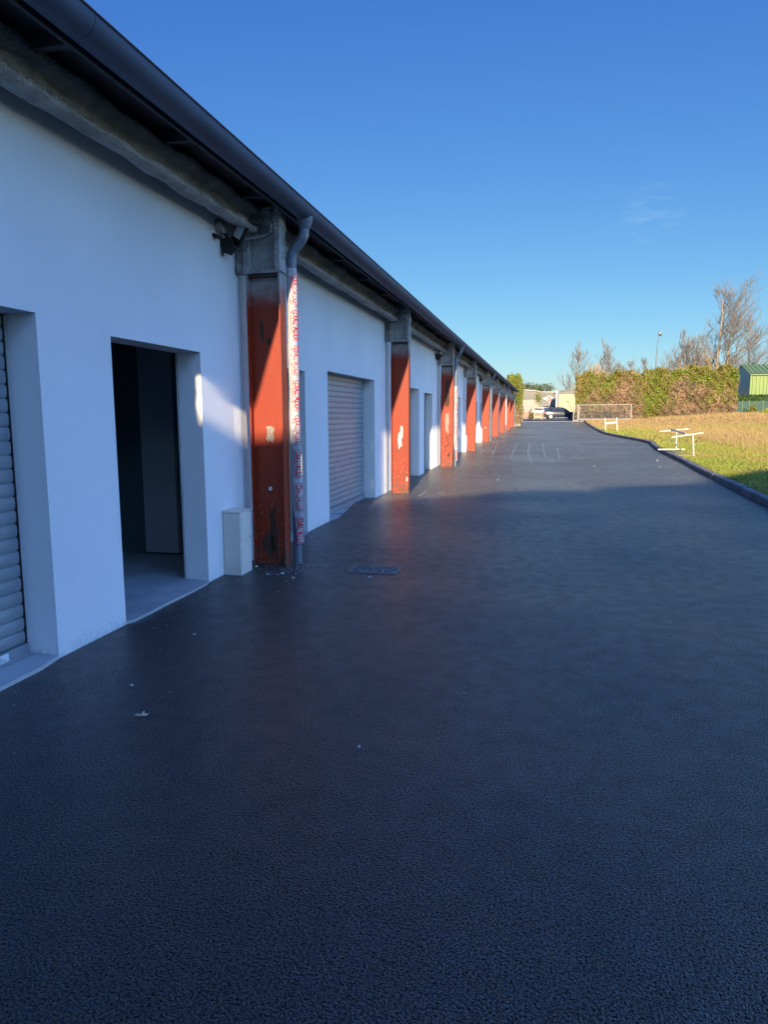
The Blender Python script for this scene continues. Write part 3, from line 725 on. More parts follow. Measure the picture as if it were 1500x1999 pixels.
t2 = empty('steel_trestle', (4.55,49.5,lawn_z(4.6,49.5)), 0, 'small white H shaped trestle with one thick crossbar, farther off near the gate', 'trestle')
part([((-.44,0,-.05),(-.50,0,.86))], 'leg', t2, (0,0,0), r=.035); part([((.30,0,-.05),(.23,0,.90))], 'leg', t2, (0,0,0), r=.035)
part([((-.44,0,.50),(.24,0,.58))], 'crossbar', t2, (0,0,0), r=.07)
part([((-.47,0.02,.02),(-.47,.9,-.0))], 'rear_stay', t2, (0,0,0), r=.03)

# ============================================================ GATE
GY = 78.2
g = empty('sliding_gate', (6.4,GY,.69), 0, 'grey barred sliding gate leaf standing open in front of the brown hedge', 'gate')
b = MB()
for a in ((-2.7,2.62,-.04,.04,.06,.17),(-2.7,2.62,-.04,.04,1.57,1.64),(2.52,2.62,-.04,.04,.20,1.55),(-2.7,-2.6,-.04,.04,.20,1.55)): b.box(*a)
b.build('frame', A['gate'], g)
for k in range(25):
    b = MB() if k == 0 else None
    if b: b.box(-.03,.03,-.012,.012,.17,1.57); first = b.build('bar', A['gbar'], g); first.location.x = -2.46
    else: c = first.copy(); col.objects.link(c); c.parent = g; c.location.x = -2.46+k*.203
gp = empty('double_gate_post', (3.45,GY,.6), 0, 'grey double gate post frame at the right side of the entrance', 'gate post')
b = MB(); b.box(-.30,-.18,.1,.22,-.1,1.75); b.build('post', A['gate'], gp)
b = MB(); b.box(.12,.26,.1,.24,-.1,1.78); b.build('post', A['gate'], gp)
for q in ((1.62,1.70),(.02,.12)): b = MB(); b.box(-.18,.12,.12,.18,*q); b.build('crossbar', A['gate'], gp)
gq = empty('gate_post', (-2.12,GY-.4,.5), 0, 'thin grey gate post at the left side of the entrance by the conifer hedge', 'gate post')
b = MB(); b.box(-.05,.05,-.05,.05,-.15,1.80); b.build('post', A['gate'], gq)
b = MB(); b.box(.05,.09,-.03,.03,.1,1.7); b.build('latch_plate', A['gate'], gq)
fr = empty('rail_fence', (0,GY,.6), 0, 'thin grey wire rail fence stretching beyond the left gate post', 'fence')
b = MB(); b.box(-1.95,.15,9.0,9.03,1.55,1.60); b.build('rail', A['gate'], fr)
b = MB(); b.box(-1.98,-1.94,8.99,9.04,-.1,1.62); b.build('post', A['gate'], fr); b = MB(); b.box(.11,.15,8.99,9.04,-.1,1.62); b.build('post', A['gate'], fr)

# ============================================================ HEDGES
def vnoise(x, z, s=0):
    return (math.sin(x*1.3+s)+math.sin(z*1.9+1.3*s+x*.6)+math.sin(x*2.9-z*1.7+s*2)+.6*math.sin(x*5.3+z*4.1)+.5*math.sin(x*8.7-z*6.1+s))/4
# big mixed hedge: x from 3.6 to 19.9 at y ~ 82
hd = empty('mixed_hedge', (11.5, 82.5, .6), 0, 'tall overgrown hedge, green on top and dead brown below, behind the lawn', 'hedge')
b = MB(); bb = MB(); HB = {'green': b, 'brown': bb}
def htop(x): return 4.75+.045*(x-3.6)+.22*math.sin(x*1.7)+.16*math.sin(x*4.1+1)+.1*math.sin(x*9)
gp_, bp_ = [], []
while len(gp_)+len(bp_) < 52000:
    x = U(3.5, 19.8); t = U(0,1); face = random.random()
    zb = lawn_z(x, 82)-.1; zt = .5+htop(x)
    if x > 19: zt -= (x-19)*.8
    if face < .8: z = zb+(zt-zb)*U(0,1.0); y = 81.3-.55*vnoise(x*1.2, z*1.3)-.25*math.sin((z-zb)/(zt-zb)*PI)+abs(random.gauss(0,.22))
    else: z = zt+random.gauss(0,.14)+(.25 if random.random() < .05 else 0); y = U(81.1, 83.6)
    rel = (z-zb)/(zt-zb)
    # green above, brown below, with a green tongue hanging down around x = 12..14 and at the ends
    k = rel-.63+.42*vnoise(x*.8, z*.9, 2)+.12*vnoise(x*2.7,z*2.9,5)
    k += .75*math.exp(-((x-11.6)/1.3)**2)*(1-.2*rel); k += .35*smooth(16.5,19.8,x)*(rel > .25)+.35*smooth(5.4,3.5,x)*(rel > .35)
    k -= .42*math.exp(-((x-8.9)/1.4)**2)*math.exp(-((rel-.72)/.18)**2)+.30*math.exp(-((x-14)/1.6)**2)*math.exp(-((rel-.66)/.18)**2)
    k += random.gauss(0,.15)
    (gp_ if k > 0 else bp_).append((x-11.5, y-82.5, z-.6))
foliage(b, np.array(gp_), .17, .35); foliage(bb, np.array(bp_), .15, .30)
b.build('green_foliage', A['hgreen'], hd, fixn=False); bb.build('brown_foliage', A['hbrown'], hd, fixn=False)
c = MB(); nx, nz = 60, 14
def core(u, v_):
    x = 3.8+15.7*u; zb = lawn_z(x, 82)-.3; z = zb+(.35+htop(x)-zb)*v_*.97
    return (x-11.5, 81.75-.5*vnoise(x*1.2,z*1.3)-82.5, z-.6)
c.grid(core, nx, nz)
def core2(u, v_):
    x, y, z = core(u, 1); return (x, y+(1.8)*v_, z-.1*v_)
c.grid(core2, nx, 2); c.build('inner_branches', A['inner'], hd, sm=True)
# bare vertical shoots in the hedge
c = MB()
for q in range(60):
    x = U(3.6,6.5) if q < 20 else U(8,11); z = .5+htop(x); c.tube([(x-11.5,-1.35+U(-.1,.1),z-1.9),(x-11.5+U(-.1,.1),-1.3,z-.6+U(0,.35))], [.02,.008], 4)
c.build('dead_shoot', A['twigy'], hd)['kind'] = 'stuff'
# left conifer hedge
hl = empty('conifer_hedge', (-2.1, 67.5, .4), 0, 'narrow conifer hedge past the end of the white building, brown at its foot', 'hedge')
b = MB(); bb = MB(); G1, B1 = [], []
for q in range(15000):
    t = U(0,1); z = 4.15*t**.9+random.gauss(0,.06); s = U(0,1)
    y = -1.1+9*s*(1 if random.random() < .4 else 0)
    edge = .42-.30*smooth(3.2,4.6,z); a = U(0, 2*PI)
    x = -.35+edge*math.cos(a)+.18*vnoise(y,z*1.5,1)+random.gauss(0,.06) if y > -1.0 else U(-1.0,.15)+.1*vnoise(z,3*z)
    x += -.0
    if random.random() < .35: z = 4.0+random.gauss(0,.22)*1.0; x = U(-1.1,.05)
    k = z-1.45+.5*vnoise(x*3,z*1.4,5)+random.gauss(0,.25)
    (G1 if k > 0 else B1).append((x, y+random.gauss(0,.1), z))
foliage(b, np.array(G1), .13, .4); foliage(bb, np.array(B1), .12, .35)
b.build('green_foliage', A['hgreen'], hl, fixn=False); bb.build('brown_foliage', A['hbrown'], hl, fixn=False)
c = MB(); c.box(-.85,-.10,-.95,8.2,-.3,3.85); c.build('inner_branches', A['hbrown'], hl)
# clipped dark hedge with mesh fence
hc = empty('clipped_hedge', (32, 88, 1.0), 0, 'dark green clipped hedge behind the green panel fence, below the green shed', 'hedge')
b = MB(); P = []
for q in range(16000):
    x = U(-11.4, 20); P.append((x, -.7+random.gauss(0,.06), U(0,2.25)) if random.random() < .7 else (x, U(-.7,.7), 2.27+random.gauss(0,.05)))
foliage(b, np.array(P), .10, .5); b.build('foliage', A['dgreen'], hc, fixn=False)
c = MB(); c.box(-11.3,20,-.6,.7,-.4,2.2); c.build('inner_branches', A['dgreen'], hc)
fn = empty('panel_fence', (20.5, 86.3, 1.1), 0, 'green mesh panel fence with pale posts at the right, in front of the clipped hedge', 'fence')
A['screen'] = varied('green_screen', (.025,.07,.06), (.04,.10,.08), 3, .7)
A['fpost'] = mat('green_post', (.16,.26,.17), .5)
b = MB(); b.box(-.3,18,.03,.05,-.1,1.55)
for k in range(9): b.box(-.3,18,.015,.03,.05+k*.18,.058+k*.18)
b.build('mesh_panel', A['screen'], fn)
for k in range(17):
    b = MB(); b.tube([(-.25+k*.86 if k > 3 else -.25+k*.68,0,-.2),(-.25+k*.86 if k > 3 else -.25+k*.68,0,1.62)], .035, 6); b.build('post', A['fpost'], fn)
# shrub in front of the fence
def bush(name, loc, rx, ry, rz_, n, m, lab, size=.1, stems=True, group=None, seed=1):
    r = empty(name, loc, 0, lab, 'shrub', group); P = RNG.normal(size=(n,3)); P /= np.linalg.norm(P,axis=1)[:,None]; P *= (RNG.uniform(.3,1,size=(n,1))**.5)
    lob = 1+.28*np.sin(P[:,0:1]*5+seed)+.22*np.sin(P[:,2:3]*6+seed*2)+.2*np.sin(P[:,1:2]*7)
    P = P*lob*np.array([rx,ry,rz_])+np.array([0,0,rz_*.9]); P = P[P[:,2] > 0]
    b = MB(); foliage(b, P, size, .4); b.build('foliage', A[m], r, fixn=False)
    if stems:
        b = MB()
        for q in range(7): a = q*.9; b.tube([(0,0,-.1),(rx*.3*math.cos(a),ry*.3*math.sin(a),rz_*.5),(rx*.6*math.cos(a),ry*.6*math.sin(a),rz_*1.2)], [.04,.03,.01], 5)
        b.build('stems', A['bark'], r)
    return r
bush('shrub', (22.1,84,lawn_z(22,84)-.1), .55,.5,.55, 900, 'hgreen', 'small loose shrub standing in front of the panel fence', .11)
bush('shrub', (24.2,85,lawn_z(24,85)-.1), .8,.5,.35, 700, 'grass', 'low yellowish shrub at the foot of the panel fence, at the right edge', .11, seed=4)

# ============================================================ GREEN SHED
A['shedg'] = varied('green_cladding', (.15,.235,.055), (.175,.26,.06), .6, .5)
A['shed_gable_shade'] = varied('gable_cladding', (.34,.56,.50), (.38,.62,.55), .6, .35)  # blue shade of the gable side is painted into this cladding colour
A['shedr'] = varied('green_roof', (.13,.22,.10), (.16,.25,.12), .6, .5)
sh = empty('green_shed', (24.55, 95, 1.0), 0, 'green corrugated metal shed rising behind the clipped hedge', 'shed')
W_, D_, HE, HR = 14, 8.4, 4.95, 6.30
def corr(a, b_, n, d):   # trapezoidal profile between a and b
    P = []; p = (b_-a)/n
    for k in range(n): P += [(a+p*k, 0), (a+p*(k+.42), 0), (a+p*(k+.5), d), (a+p*(k+.92), d)]
    P.append((b_, 0)); return P
b = MB(); P = corr(0, W_, 34, .07); vs = [(x,-d,-.8) for x, d in P]+[(x,-d,HE) for x, d in P]; n = len(P)
b.add(vs, [(k,k+1,n+k+1,n+k) for k in range(n-1)]); b.build('front_wall', A['shedg'], sh, fixn=False)
b = MB(); P = corr(0, D_, 22, .05)
def gz(y): return HE+(HR-HE)*(1-abs(y-D_/2)/(D_/2))
vs = [(-d,y,-.8) for y, d in P]+[(-d,y,gz(y)) for y, d in P]; n = len(P)
b.add(vs, [(k,k+1,n+k+1,n+k) for k in range(n-1)]); b.build('gable_wall', A['shed_gable_shade'], sh, fixn=False)
b = MB(); P = corr(-.15, W_+.15, 26, .09)
for s in (0, 1):
    ya, za, yb, zb = (-.25, HE-.02, D_/2, HR+.03) if s == 0 else (D_+.25, HE-.02, D_/2, HR+.03)
    vs = [(x,ya,za+d) for x, d in P]+[(x,yb,zb+d) for x, d in P]; n = len(P); b.add(vs, [(k,k+1,n+k+1,n+k) for k in range(n-1)])
b.build('roof', A['shedr'], sh, fixn=False)
b = MB(); b.box(-.08,.10,-.10,-.075,-.8,HE); b.build('corner_trim', A['shedg'], sh)
b = MB(); b.box(-.15,W_+.15,-.34,-.255,HE-.12,HE-.0); b.build('gutter', A['shedr'], sh)

# ============================================================ STREET LAMP
lp = empty('street_lamp', (13.6, 95, .7), 0, 'tall thin street lamp with a curved top rising behind the hedge', 'street lamp')
b = MB(); b.tube([(0,0,0),(0,0,5),(.02,0,7.5),(.06,0,8.9),(.16,0,9.8),(.24,0,10.2)], [.10,.09,.075,.065,.055,.05], 8); b.build('pole', A['pipe'], lp, sm=True)
b = MB(); b.tube([(.12,0,10.15),(.2,0,10.3),(.34,0,10.45),(.5,0,10.5)], [.05,.16,.2,.10], 10); b.build('lamp_head', A['slat'], lp, sm=True)
b = MB(); b.tube([(.27,0,10.10),(.34,0,10.27)], [.12,.21], 10); b.build('lens', A['gutter'], lp)

# ============================================================ BARE TREES
def grow(trunk, segs, p, d, length, r, depth, up=.12, spread=.55, rr=None, bend=(0,0,0), nb=4):
    steps = 4 if depth > 1 else 3; pts = [p.copy()]; q = p.copy(); dd = d.copy()
    for s in range(steps):
        dd = (dd+Vector((rr.gauss(0,.13), rr.gauss(0,.13), rr.gauss(0,.08)+up))+Vector(bend)).normalized(); q = q+dd*length/steps; pts.append(q.copy())
    segs.append((pts, r, depth))
    if depth == 0: return
    n = nb if depth > 1 else nb+1
    for k in range(n):
        t = rr.uniform(.25, 1); i = min(int(t*steps), steps-1); base = pts[i].lerp(pts[i+1], t*steps-i)
        a = rr.uniform(0, 2*PI); side = Vector((math.cos(a), math.sin(a), rr.uniform(-.1,.5)))
        grow(trunk, segs, base, (dd+side*spread*1.3).normalized(), length*rr.uniform(.45,.72), r*.58, depth-1, up, spread, rr, bend, nb)
def bare_tree(name, loc, h, seed, label, nb=4, kind='tree', lean=(0,0), limbs=16, depth=2, tr=.3, first=.15, blen=.3, up=.12, fork=1, group=None, twm='twig', wind=(0,0,0), rmin=.018, hz=.35):
    rr = random.Random(seed); root = empty(name, loc, 0, label, 'tree', group); segs = []; T = MB()
    for f in range(fork):
        pts = []; fx, fy = (rr.uniform(-1,1)*h*.12*(fork > 1), rr.uniform(-.5,.5)*h*.1*(fork > 1))
        for s in range(9):
            t = s/8; pts.append(Vector((lean[0]*t+fx*t+.01*h*rr.uniform(-1,1)*(s > 0), lean[1]*t+fy*t, h*t*(1 if f == 0 else rr.uniform(.9,1)*.92))))
        T.tube(pts, [tr*(1-t/8*.88)/(1 if fork == 1 else 1.4) for t in range(9)], 7)
        for k in range(limbs):
            t = first+(1-first)*((k+rr.random())/limbs)**.9; i = min(int(t*8), 7); base = pts[i].lerp(pts[i+1], t*8-i)
            a = rr.uniform(0, 2*PI); d = Vector((math.cos(a), math.sin(a), hz+1.0*t)).normalized()
            grow(T, segs, base, d, h*blen*(1.12-.75*t)*rr.uniform(.8,1.2), tr*.28*(1.1-t*.75), depth, up, .55, rr, wind, nb)
    T.build('trunk', A['bark'], root, sm=True)
    Bm = MB()
    for pts, r, dpt in segs:
        n = len(pts); Bm.tube(pts, [max(rmin*.8, max(rmin, r)*(1-.5*i/(n-1))) for i in range(n)], 4 if dpt > 0 else 3, cap=False)
    Bm.build('branches', A[twm], root, fixn=False)
    return root
bare_tree('bare_tree', (25.9,120,.8), 17.6, 11, 'tall bare tree, left one of the two tall trunks beside the green shed', lean=(.5,0), limbs=32, depth=3, tr=.30, first=.10, blen=.28, up=.10, rmin=.014, hz=.15, nb=3)
bare_tree('bare_tree', (26.9,121,.8), 17.3, 23, 'tall bare tree with branches sweeping right, over the green shed', lean=(1.7,0), limbs=42, depth=3, tr=.36, first=.10, blen=.40, up=.13, wind=(.07,0,0), rmin=.014, hz=.1, nb=3)
bare_tree('bare_tree', (31.5,124,.8), 13.5, 31, 'thin bare tree behind the tall trunks, above the green shed roof', limbs=22, depth=2, tr=.2, blen=.34, rmin=.022)
bare_tree('bare_tree', (36.0,122,.8), 12.5, 37, 'bare tree at the right edge of the photo above the green shed', limbs=22, depth=2, tr=.25, blen=.36, rmin=.022)
bare_tree('bare_tree', (20.0,112,.8), 10.3, 41, 'broad bare tree rising behind the hedge between the street lamp and the tall trunks', limbs=20, depth=2, tr=.2, blen=.42, first=.08, fork=3, up=.16, rmin=.022, twm='twig')
bare_tree('bare_tree', (23.3,116,.8), 8.2, 43, 'lower ochre bare tree at the foot of the two tall trunks', limbs=22, depth=2, tr=.16, blen=.42, first=.08, up=.12, rmin=.022, twm='twigy')
bare_tree('bare_tree', (5.9,118,.7), 9.9, 47, 'bare tree at the left end of the hedge with upright twigs', limbs=18, depth=2, tr=.15, blen=.34, first=.15, up=.2, fork=2, rmin=.018)
bare_tree('bare_tree', (9.0,118,.7), 10.3, 53, 'bare tree with forked upright limbs behind the ochre shrub', limbs=18, depth=2, tr=.17, blen=.32, first=.2, up=.2, fork=2, rmin=.018)
def shoots(loc, w_, h, n, m, lab, seed):
    rr = random.Random(seed); r = empty('ochre_shrub', loc, 0, lab, 'shrub'); b = MB()
    for q in range(n):
        x = rr.gauss(0, w_/2.6); y = rr.gauss(0,.6); hh = h*(1-.35*abs(x)/w_)*rr.uniform(.65,1); dx = x*.35+rr.gauss(0,.25)
        b.tube([(x*.5,y,0),(x*.5+dx*.5,y,hh*.55),(x*.5+dx+rr.gauss(0,.1),y+rr.gauss(0,.2),hh)], [.03,.022,.010], 3, cap=False)
    b.build('stems', A[m], r, fixn=False); return r
shoots((6.1,90,.7), 3.4, 6.9, 520, 'twigy', 'ochre shrub of dense upright shoots behind the left end of the hedge', 61)
shoots((17.5,96,.7), 7.5, 6.9, 700, 'twigy', 'wide ochre brown thicket showing over the right half of the hedge', 63)
TL = [(9.5,'left of the street lamp, nearest the upright forked tree'),(11.7,'left of the street lamp, middle of the row'),(13.9,'left of the street lamp, closest to its pole'),
      (18.1,'just right of the street lamp pole'),(21,'below the broad bare tree'),(25,'left of the two tall trunks, far off'),(39,'behind the green shed roof, second from the edge'),(43,'behind the green shed, at the picture edge'),(3.2,'above the pale yellow shed roof')]
for k, (x, t) in enumerate(TL):
    h = [8.2,8.5,9.0,9.3,8.8,9.0,11,12,4.3][k]
    bare_tree('distant_tree', (x*1.36,138+3*(k%3),.8), h, 70+k, 'small distant bare tree '+t, limbs=15, depth=2, tr=.16, blen=.42, first=.3, up=.12, rmin=.026, group='distant bare trees beyond the hedge')
bush('yellow_bush', (35.5,121,.8), 2.6,2,3.9, 1800, 'weed', 'rounded olive bush peeking over the green shed roof', .28, seed=3)
for i_, (x, h) in enumerate(((34.0,.9),)): pass
# pines beyond the left building
def pine(loc, h, seed, lab):
    rr = random.Random(seed); r = empty('pine_tree', loc, 0, lab, 'tree', 'pines beyond the shops'); b = MB()
    b.tube([(0,0,0),(.1,0,h*.5),(-.1,0,h*.9)], [.3,.22,.1], 7); b.build('trunk', A['bark'], r)
    P = []
    for q in range(16):
        c = Vector((rr.gauss(0,1.5), rr.gauss(0,1.2), h*rr.uniform(.66,1)))
        for w_ in range(75): P.append((c.x+rr.gauss(0,.55), c.y+rr.gauss(0,.5), c.z+rr.gauss(0,.30)))
    b = MB(); foliage(b, np.array(P), .25, .4); b.build('crown', A['pine'], r, fixn=False)
pine((-6.4,150,.8), 6.6, 1, 'pine crown showing over the corrugated shop roof, left one by the conifer hedge'); pine((-3.4,152,.8), 6.4, 2, 'pine crown over the shop roof, middle one of three'); pine((-.6,150,.8), 6.3, 3, 'pine crown over the shop roof, right one nearest the round sign')

# ============================================================ BUILDINGS ACROSS THE STREET
A['clad'] = varied('grey_cladding', (.17,.17,.165), (.23,.22,.21), .5, .6, .2)
A['roofw'] = varied('pale_roof_edge', (.45,.43,.40), (.5,.48,.45), 1, .7)
A['whitew'] = varied('white_wall', (.36,.33,.30), (.43,.40,.36), 2.5, .85)
A['yellow'] = varied('pale_yellow_wall', (.48,.45,.27), (.52,.48,.30), .5, .85)
A['glass'] = mat('dark_glass', (.02,.025,.03), .12)
A['grey'] = varied('grey_band', (.20,.20,.21), (.24,.24,.25), 1, .7)
A['signr'] = mat('sign_red', (.55,.07,.07), .5); A['signw'] = mat('sign_white', (.72,.66,.64), .5)
s1 = empty('corrugated_shop', (-2.9, 124, .8), 0, 'long low shop with corrugated upper wall, white wall and dark shopfront', 'building')
b = MB(); b.box(-6,2.35,0,9,-.1,2.78); b.build('wall', A['whitew'], s1)
b = MB()
for r_ in range(7):
    for k in range(14): pass
for k in range(7): b.box(-6,2.3,-.012,-.004,.3+k*.36,.315+k*.36)
b.build('block_joints', A['grey'], s1)
b = MB(); P = corr(-6, 5.2, 52, .08); n = len(P)
def rz2(x): return 4.45-.075*(x+1)-.10*smooth(1.5,2.4,x) if x < 2.4 else 4.02-.02*(x-2.4)
vs = [(x,-.05-d,2.82) for x, d in P]+[(x,-.05-d,rz2(x)) for x, d in P]; b.add(vs, [(k,k+1,n+k+1,n+k) for k in range(n-1)]); b.build('upper_cladding', A['clad'], s1, fixn=False)
b = MB(); xs = [-6+.4*k for k in range(29)]
for x0, x1 in zip(xs[:-1], xs[1:]): b.add([(x0,-.3,rz2(x0)),(x1,-.3,rz2(x1)),(x1,9,rz2(x1)+.0),(x0,9,rz2(x0)+.0),(x0,-.3,rz2(x0)+.16),(x1,-.3,rz2(x1)+.16),(x1,9,rz2(x1)+.16),(x0,9,rz2(x0)+.16)], [(0,1,2,3),(4,5,6,7),(0,1,5,4),(2,3,7,6)])
b.build('roof', A['roofw'], s1)
b = MB(); b.box(2.35,5.6,.3,9,-.1,2.8); b.box(2.36,5.6,-.10,.3,1.75,2.8); b.build('grey_wall', A['grey'], s1)
b = MB(); b.box(2.55,3.75,.20,.28,.05,1.7); b.build('shop_window', A['glass'], s1); b = MB(); b.box(4.1,5.4,.20,.28,.05,1.7); b.build('shop_window', A['glass'], s1)
for q in ((2.38,2.52),(3.82,4.0)): b = MB(); b.box(*q,-.05,.2,-.1,1.74); b.build('pillar', A['whitew'], s1)
sg = empty('round_sign', (.98, 123.6, 3.72), 0, 'round red sign with a pale winged surround above the dark shopfront', 'sign')
b = MB(); b.prism([(-1.15,.08),(-.35,.34),(.35,.34),(1.15,.08),(.35,-.32),(-.35,-.32)], -.03, .03); b.build('sign_wings', A['signw'], sg)
b = MB(); b.prism([(.50*math.cos(2*PI*k/24), .50*math.sin(2*PI*k/24)) for k in range(24)], -.06, -.031); b.build('sign_rim', A['signw'], sg)
b = MB(); b.prism([(.38*math.cos(2*PI*k/24), .38*math.sin(2*PI*k/24)) for k in range(24)], -.09, -.061); b.build('sign_disc', A['signr'], sg)
b = MB()
for k, x in enumerate((-.2,-.07,.06,.19)): b.box(x-.04, x+.03, -.10, -.091, -.09, .10-.03*(k%2))
b.build('lettering', A['signw'], sg)
b = MB(); b.box(.05,.25,-.02,.02,-2.8,-.5); b.build('sign_post', A['signw'], sg)
s2 = empty('pale_yellow_shed', (2.0, 111, .75), 0, 'pale yellow walled shed with grey corrugated gable, left of the hedge', 'building')
b = MB(); b.box(.35,12,0,10,-.1,3.42); b.build('wall', A['yellow'], s2)
b = MB(); b.box(0,.35,.0,10,-.1,3.3); b.build('corner_pillar', A['grey'], s2)
b = MB(); P = corr(-.1, 12, 44, .07); n = len(P)
vs = [(x,-.03-d,3.45) for x, d in P]+[(x,-.03-d,3.72+.16*x) for x, d in P]; b.add(vs, [(k,k+1,n+k+1,n+k) for k in range(n-1)]); b.build('gable_cladding', A['clad'], s2, fixn=False)
b = MB(); b.prism([(-.35,3.66),(-.35,3.78),(12.2,5.8),(12.2,5.68)], -.25, 10); b.build('roof', A['roof'], s2)
b = MB(); b.box(.9,3.2,-.03,-.003,-.1,2.35); b.build('garage_door', A['yellow'], s2); b = MB(); b.box(.8,3.4,-.06,-.004,2.36,2.43); b.build('door_head', A['grey'], s2); b = MB(); b.box(2.1,2.13,-.05,-.031,0,2.2); b.build('door_seam', A['grey'], s2)
mp = empty('mirror_post', (1.92, 108, .7), 0, 'white post with a round traffic mirror at the corner of the pale yellow shed', 'post')
b = MB(); b.tube([(0,0,0),(0,0,3.7)], .09, 8); b.build('post', A['white'], mp)
b = MB(); b.tube([(0,-.05,3.75),(0,.1,3.75)], [.32,.30], 14); b.build('mirror_back', A['black'], mp)
b = MB(); b.tube([(.0,-.09,3.72),(.0,-.051,3.72)], [.2,.24], 14); b.build('mirror_glass', A['white'], mp)
lw = empty('low_brick_wall', (-1.6, 99, .72), 0, 'low reddish wall across the street behind the staked young tree', 'wall')
A['brick'] = varied('reddish_wall', (.36,.20,.14), (.44,.27,.19), 2, .85)
b = MB(); b.box(-6,2.5,0,.3,-.1,.80); b.build('wall', A['brick'], lw); b = MB(); b.box(-6,2.55,-.04,.34,.80,.87); b.build('coping', A['palekerb'], lw)

# staked young tree
sy = empty('young_tree', (-.55, 88.3, .68), 0, 'young tree with a small leafy crown between pale wooden stakes', 'tree')
b = MB(); b.tube([(0,0,0),(.02,0,1.6),(0,0,2.9)], [.04,.035,.015], 6); b.build('trunk', A['bark'], sy)
P = RNG.normal(size=(520,3))*np.array([.22,.22,.36])+np.array([0,0,2.55]); b = MB(); foliage(b, P, .09, .45); b.build('crown', A['hgreen'], sy, fixn=False)
A['stake'] = varied('pale_stake', (.55,.44,.27), (.62,.52,.34), 5, .8)
sf = empty('tree_stakes', (-.55, 88.3, .68), 0, 'frame of pale wooden stakes holding the young tree', 'tree stakes')
for x, y in ((-.42,-.3),(.42,-.3),(0,.4)):
    b = MB(); b.tube([(x,y,-.2),(x*.96,y,1.62)], .055, 6); b.build('stake', A['stake'], sf)
b = MB(); b.box(-.45,.45,-.34,-.28,1.38,1.52); b.box(-.45,.45,-.34,-.28,.25,.37); b.build('cross_slat', A['stake'], sf)
b = MB(); b.tube([(-.9,-.2,.3),(-.25,-.2,1.35)], .035, 5); b.build('brace', A['stake'], sf)
bush('dark_shrub', (-1.35,87.6,.62), .38,.35,.55, 420, 'dgreen', 'dark shrub beside the pale tree stakes by the left gate post', .09, seed=8)

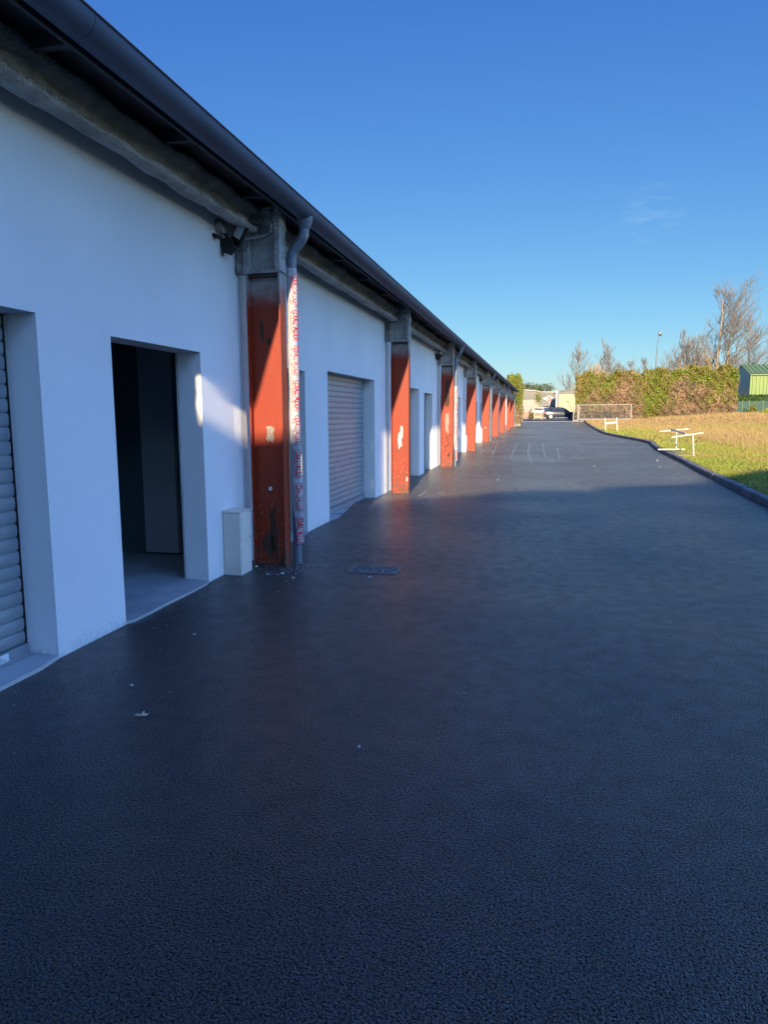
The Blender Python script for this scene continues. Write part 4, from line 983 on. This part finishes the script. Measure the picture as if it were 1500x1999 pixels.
# ============================================================ CARS
def make_car(loc, rz, paint, label, scale=1.0):
    c = empty('parked_car', loc, rz, label, 'car'); c.scale = (scale,)*3
    m = mat(label.split()[0]+'_car_paint', paint, .25, .4); BS(m).inputs['Coat Weight'].default_value = .6
    # stations along x (rear 0 -> nose 4.35): half width low, belt; z low, z top of lower body
    Ls = [(0.0,.70,.45,.85),(.10,.80,.28,.95),(.45,.86,.22,.98),(1.2,.88,.20,.96),(2.4,.88,.20,.93),(3.1,.87,.20,.90),(3.7,.84,.22,.82),(4.15,.76,.26,.70),(4.35,.60,.36,.58)]
    vs = []; n = 10
    for x, hw, z0, z1 in Ls:
        vs += [(x,-hw*.9,z0),(x,-hw,z0+.14),(x,-hw*1.01,(z0+z1)/2),(x,-hw*.97,z1-.08),(x,-hw*.86,z1),(x,hw*.86,z1),(x,hw*.97,z1-.08),(x,hw*1.01,(z0+z1)/2),(x,hw,z0+.14),(x,hw*.9,z0)]
    b = MB(); b.add(vs, [(j*n+k, j*n+(k+1)%n, (j+1)*n+(k+1)%n, (j+1)*n+k) for j in range(len(Ls)-1) for k in range(n)]+[tuple(range(n)), tuple((len(Ls)-1)*n+k for k in range(n))])
    # cabin
    cab = [(.15,.74,.93),(.62,.60,1.40),(1.1,.61,1.46),(1.9,.61,1.46),(2.4,.59,1.40),(3.15,.74,.88)]
    top = [(x,-w_,z) for x, w_, z in cab]+[(x,w_,z) for x, w_, z in cab]; base = [(x,s*.76,.86) for s in (-1,1) for x, w_, z in cab]
    vs = top+base; f = []
    for k in range(5): f += [(k,k+1,7+k,6+k),(k,k+1,13+k,12+k),(6+k,7+k,19+k,18+k)]
    f += [(0,6,18,12),(5,11,23,17)]; b.add(vs, f)
    b.build('body', m, c, bevel=.03, sm=True)
    for s in (-1, 1):
        def P(x, t): return (x, s*(.752-.135*t+.006), .93+.44*t)
        for poly in ([(.55,.1),(1.12,.1),(1.12,.92),(.80,.92)],[(1.2,.1),(1.95,.1),(1.95,.92),(1.2,.92)],[(2.03,.1),(2.88,.1),(2.42,.88),(2.03,.92)]):
            b = MB(); pts = [P(x,t) for x,t in poly]; b.add(pts+[(p[0],p[1]-s*.02,p[2]) for p in pts], [(0,1,2,3),(4,5,6,7),(0,1,5,4),(1,2,6,5),(2,3,7,6),(3,0,4,7)]); b.build('side_window', A['glass'], c)
    b = MB(); b.add([(.17,-.62,1.0),(.17,.62,1.0),(.56,.52,1.37),(.56,-.52,1.37),(.24,-.62,.98),(.24,.62,.98),(.62,.52,1.35),(.62,-.52,1.35)], [(0,1,2,3),(4,5,6,7),(0,1,5,4),(1,2,6,5),(2,3,7,6),(3,0,4,7)]); b.build('rear_window', A['glass'], c)
    b = MB(); b.add([(3.10,-.64,.95),(3.10,.64,.95),(2.48,.54,1.385),(2.48,-.54,1.385),(3.0,-.64,.92),(3.0,.64,.92),(2.42,.54,1.35),(2.42,-.54,1.35)], [(0,1,2,3),(4,5,6,7),(0,1,5,4),(1,2,6,5),(2,3,7,6),(3,0,4,7)]); b.build('windscreen', A['glass'], c)
    for s in (-1, 1):
        b = MB(); b.box(-.02,.22,min(s*.50,s*.83),max(s*.50,s*.83),.72,.88); b.build('tail_light', A['signr'], c, bevel=.02)
        b = MB(); b.box(4.02,4.24,min(s*.50,s*.76),max(s*.50,s*.76),.52,.64); b.build('headlight', A['white'], c, bevel=.02)
        b = MB(); b.box(2.72,2.86,min(s*.84,s*1.0),max(s*.84,s*1.0),.92,1.04); b.build('wing_mirror', m, c, bevel=.02)
        for x in (.82, 3.45):
            b = MB(); y0, y1 = (s*.70, s*.885); b.tube([(x,y0,.31),(x,y1,.31)], .31, 20); wl = b.build('wheel', A['black'], c)
            b = MB(); b.tube([(x,y1,.31),(x,y1+s*.012,.31)], .20, 16); b.build('rim', A['slat'], wl)
    b = MB(); b.box(-.03,.03,-.26,.26,.55,.66); b.build('number_plate', A['white'], c)
    b = MB(); b.box(-.06,.10,-.72,.72,.30,.44); b.build('rear_bumper', m, c, bevel=.03)
    return c
make_car((.05, 91.3, .70), .14, (.05,.06,.085), 'dark blue grey hatchback parked across the gateway', 1.0)
make_car((-1.9, 104, .85), .05, (.6,.6,.58), 'white car parked beyond the low reddish wall', 1.0)
make_car((-8.2, 105, .85), .05, (.07,.07,.08), 'black car mostly hidden behind the conifer hedge', 1.0)
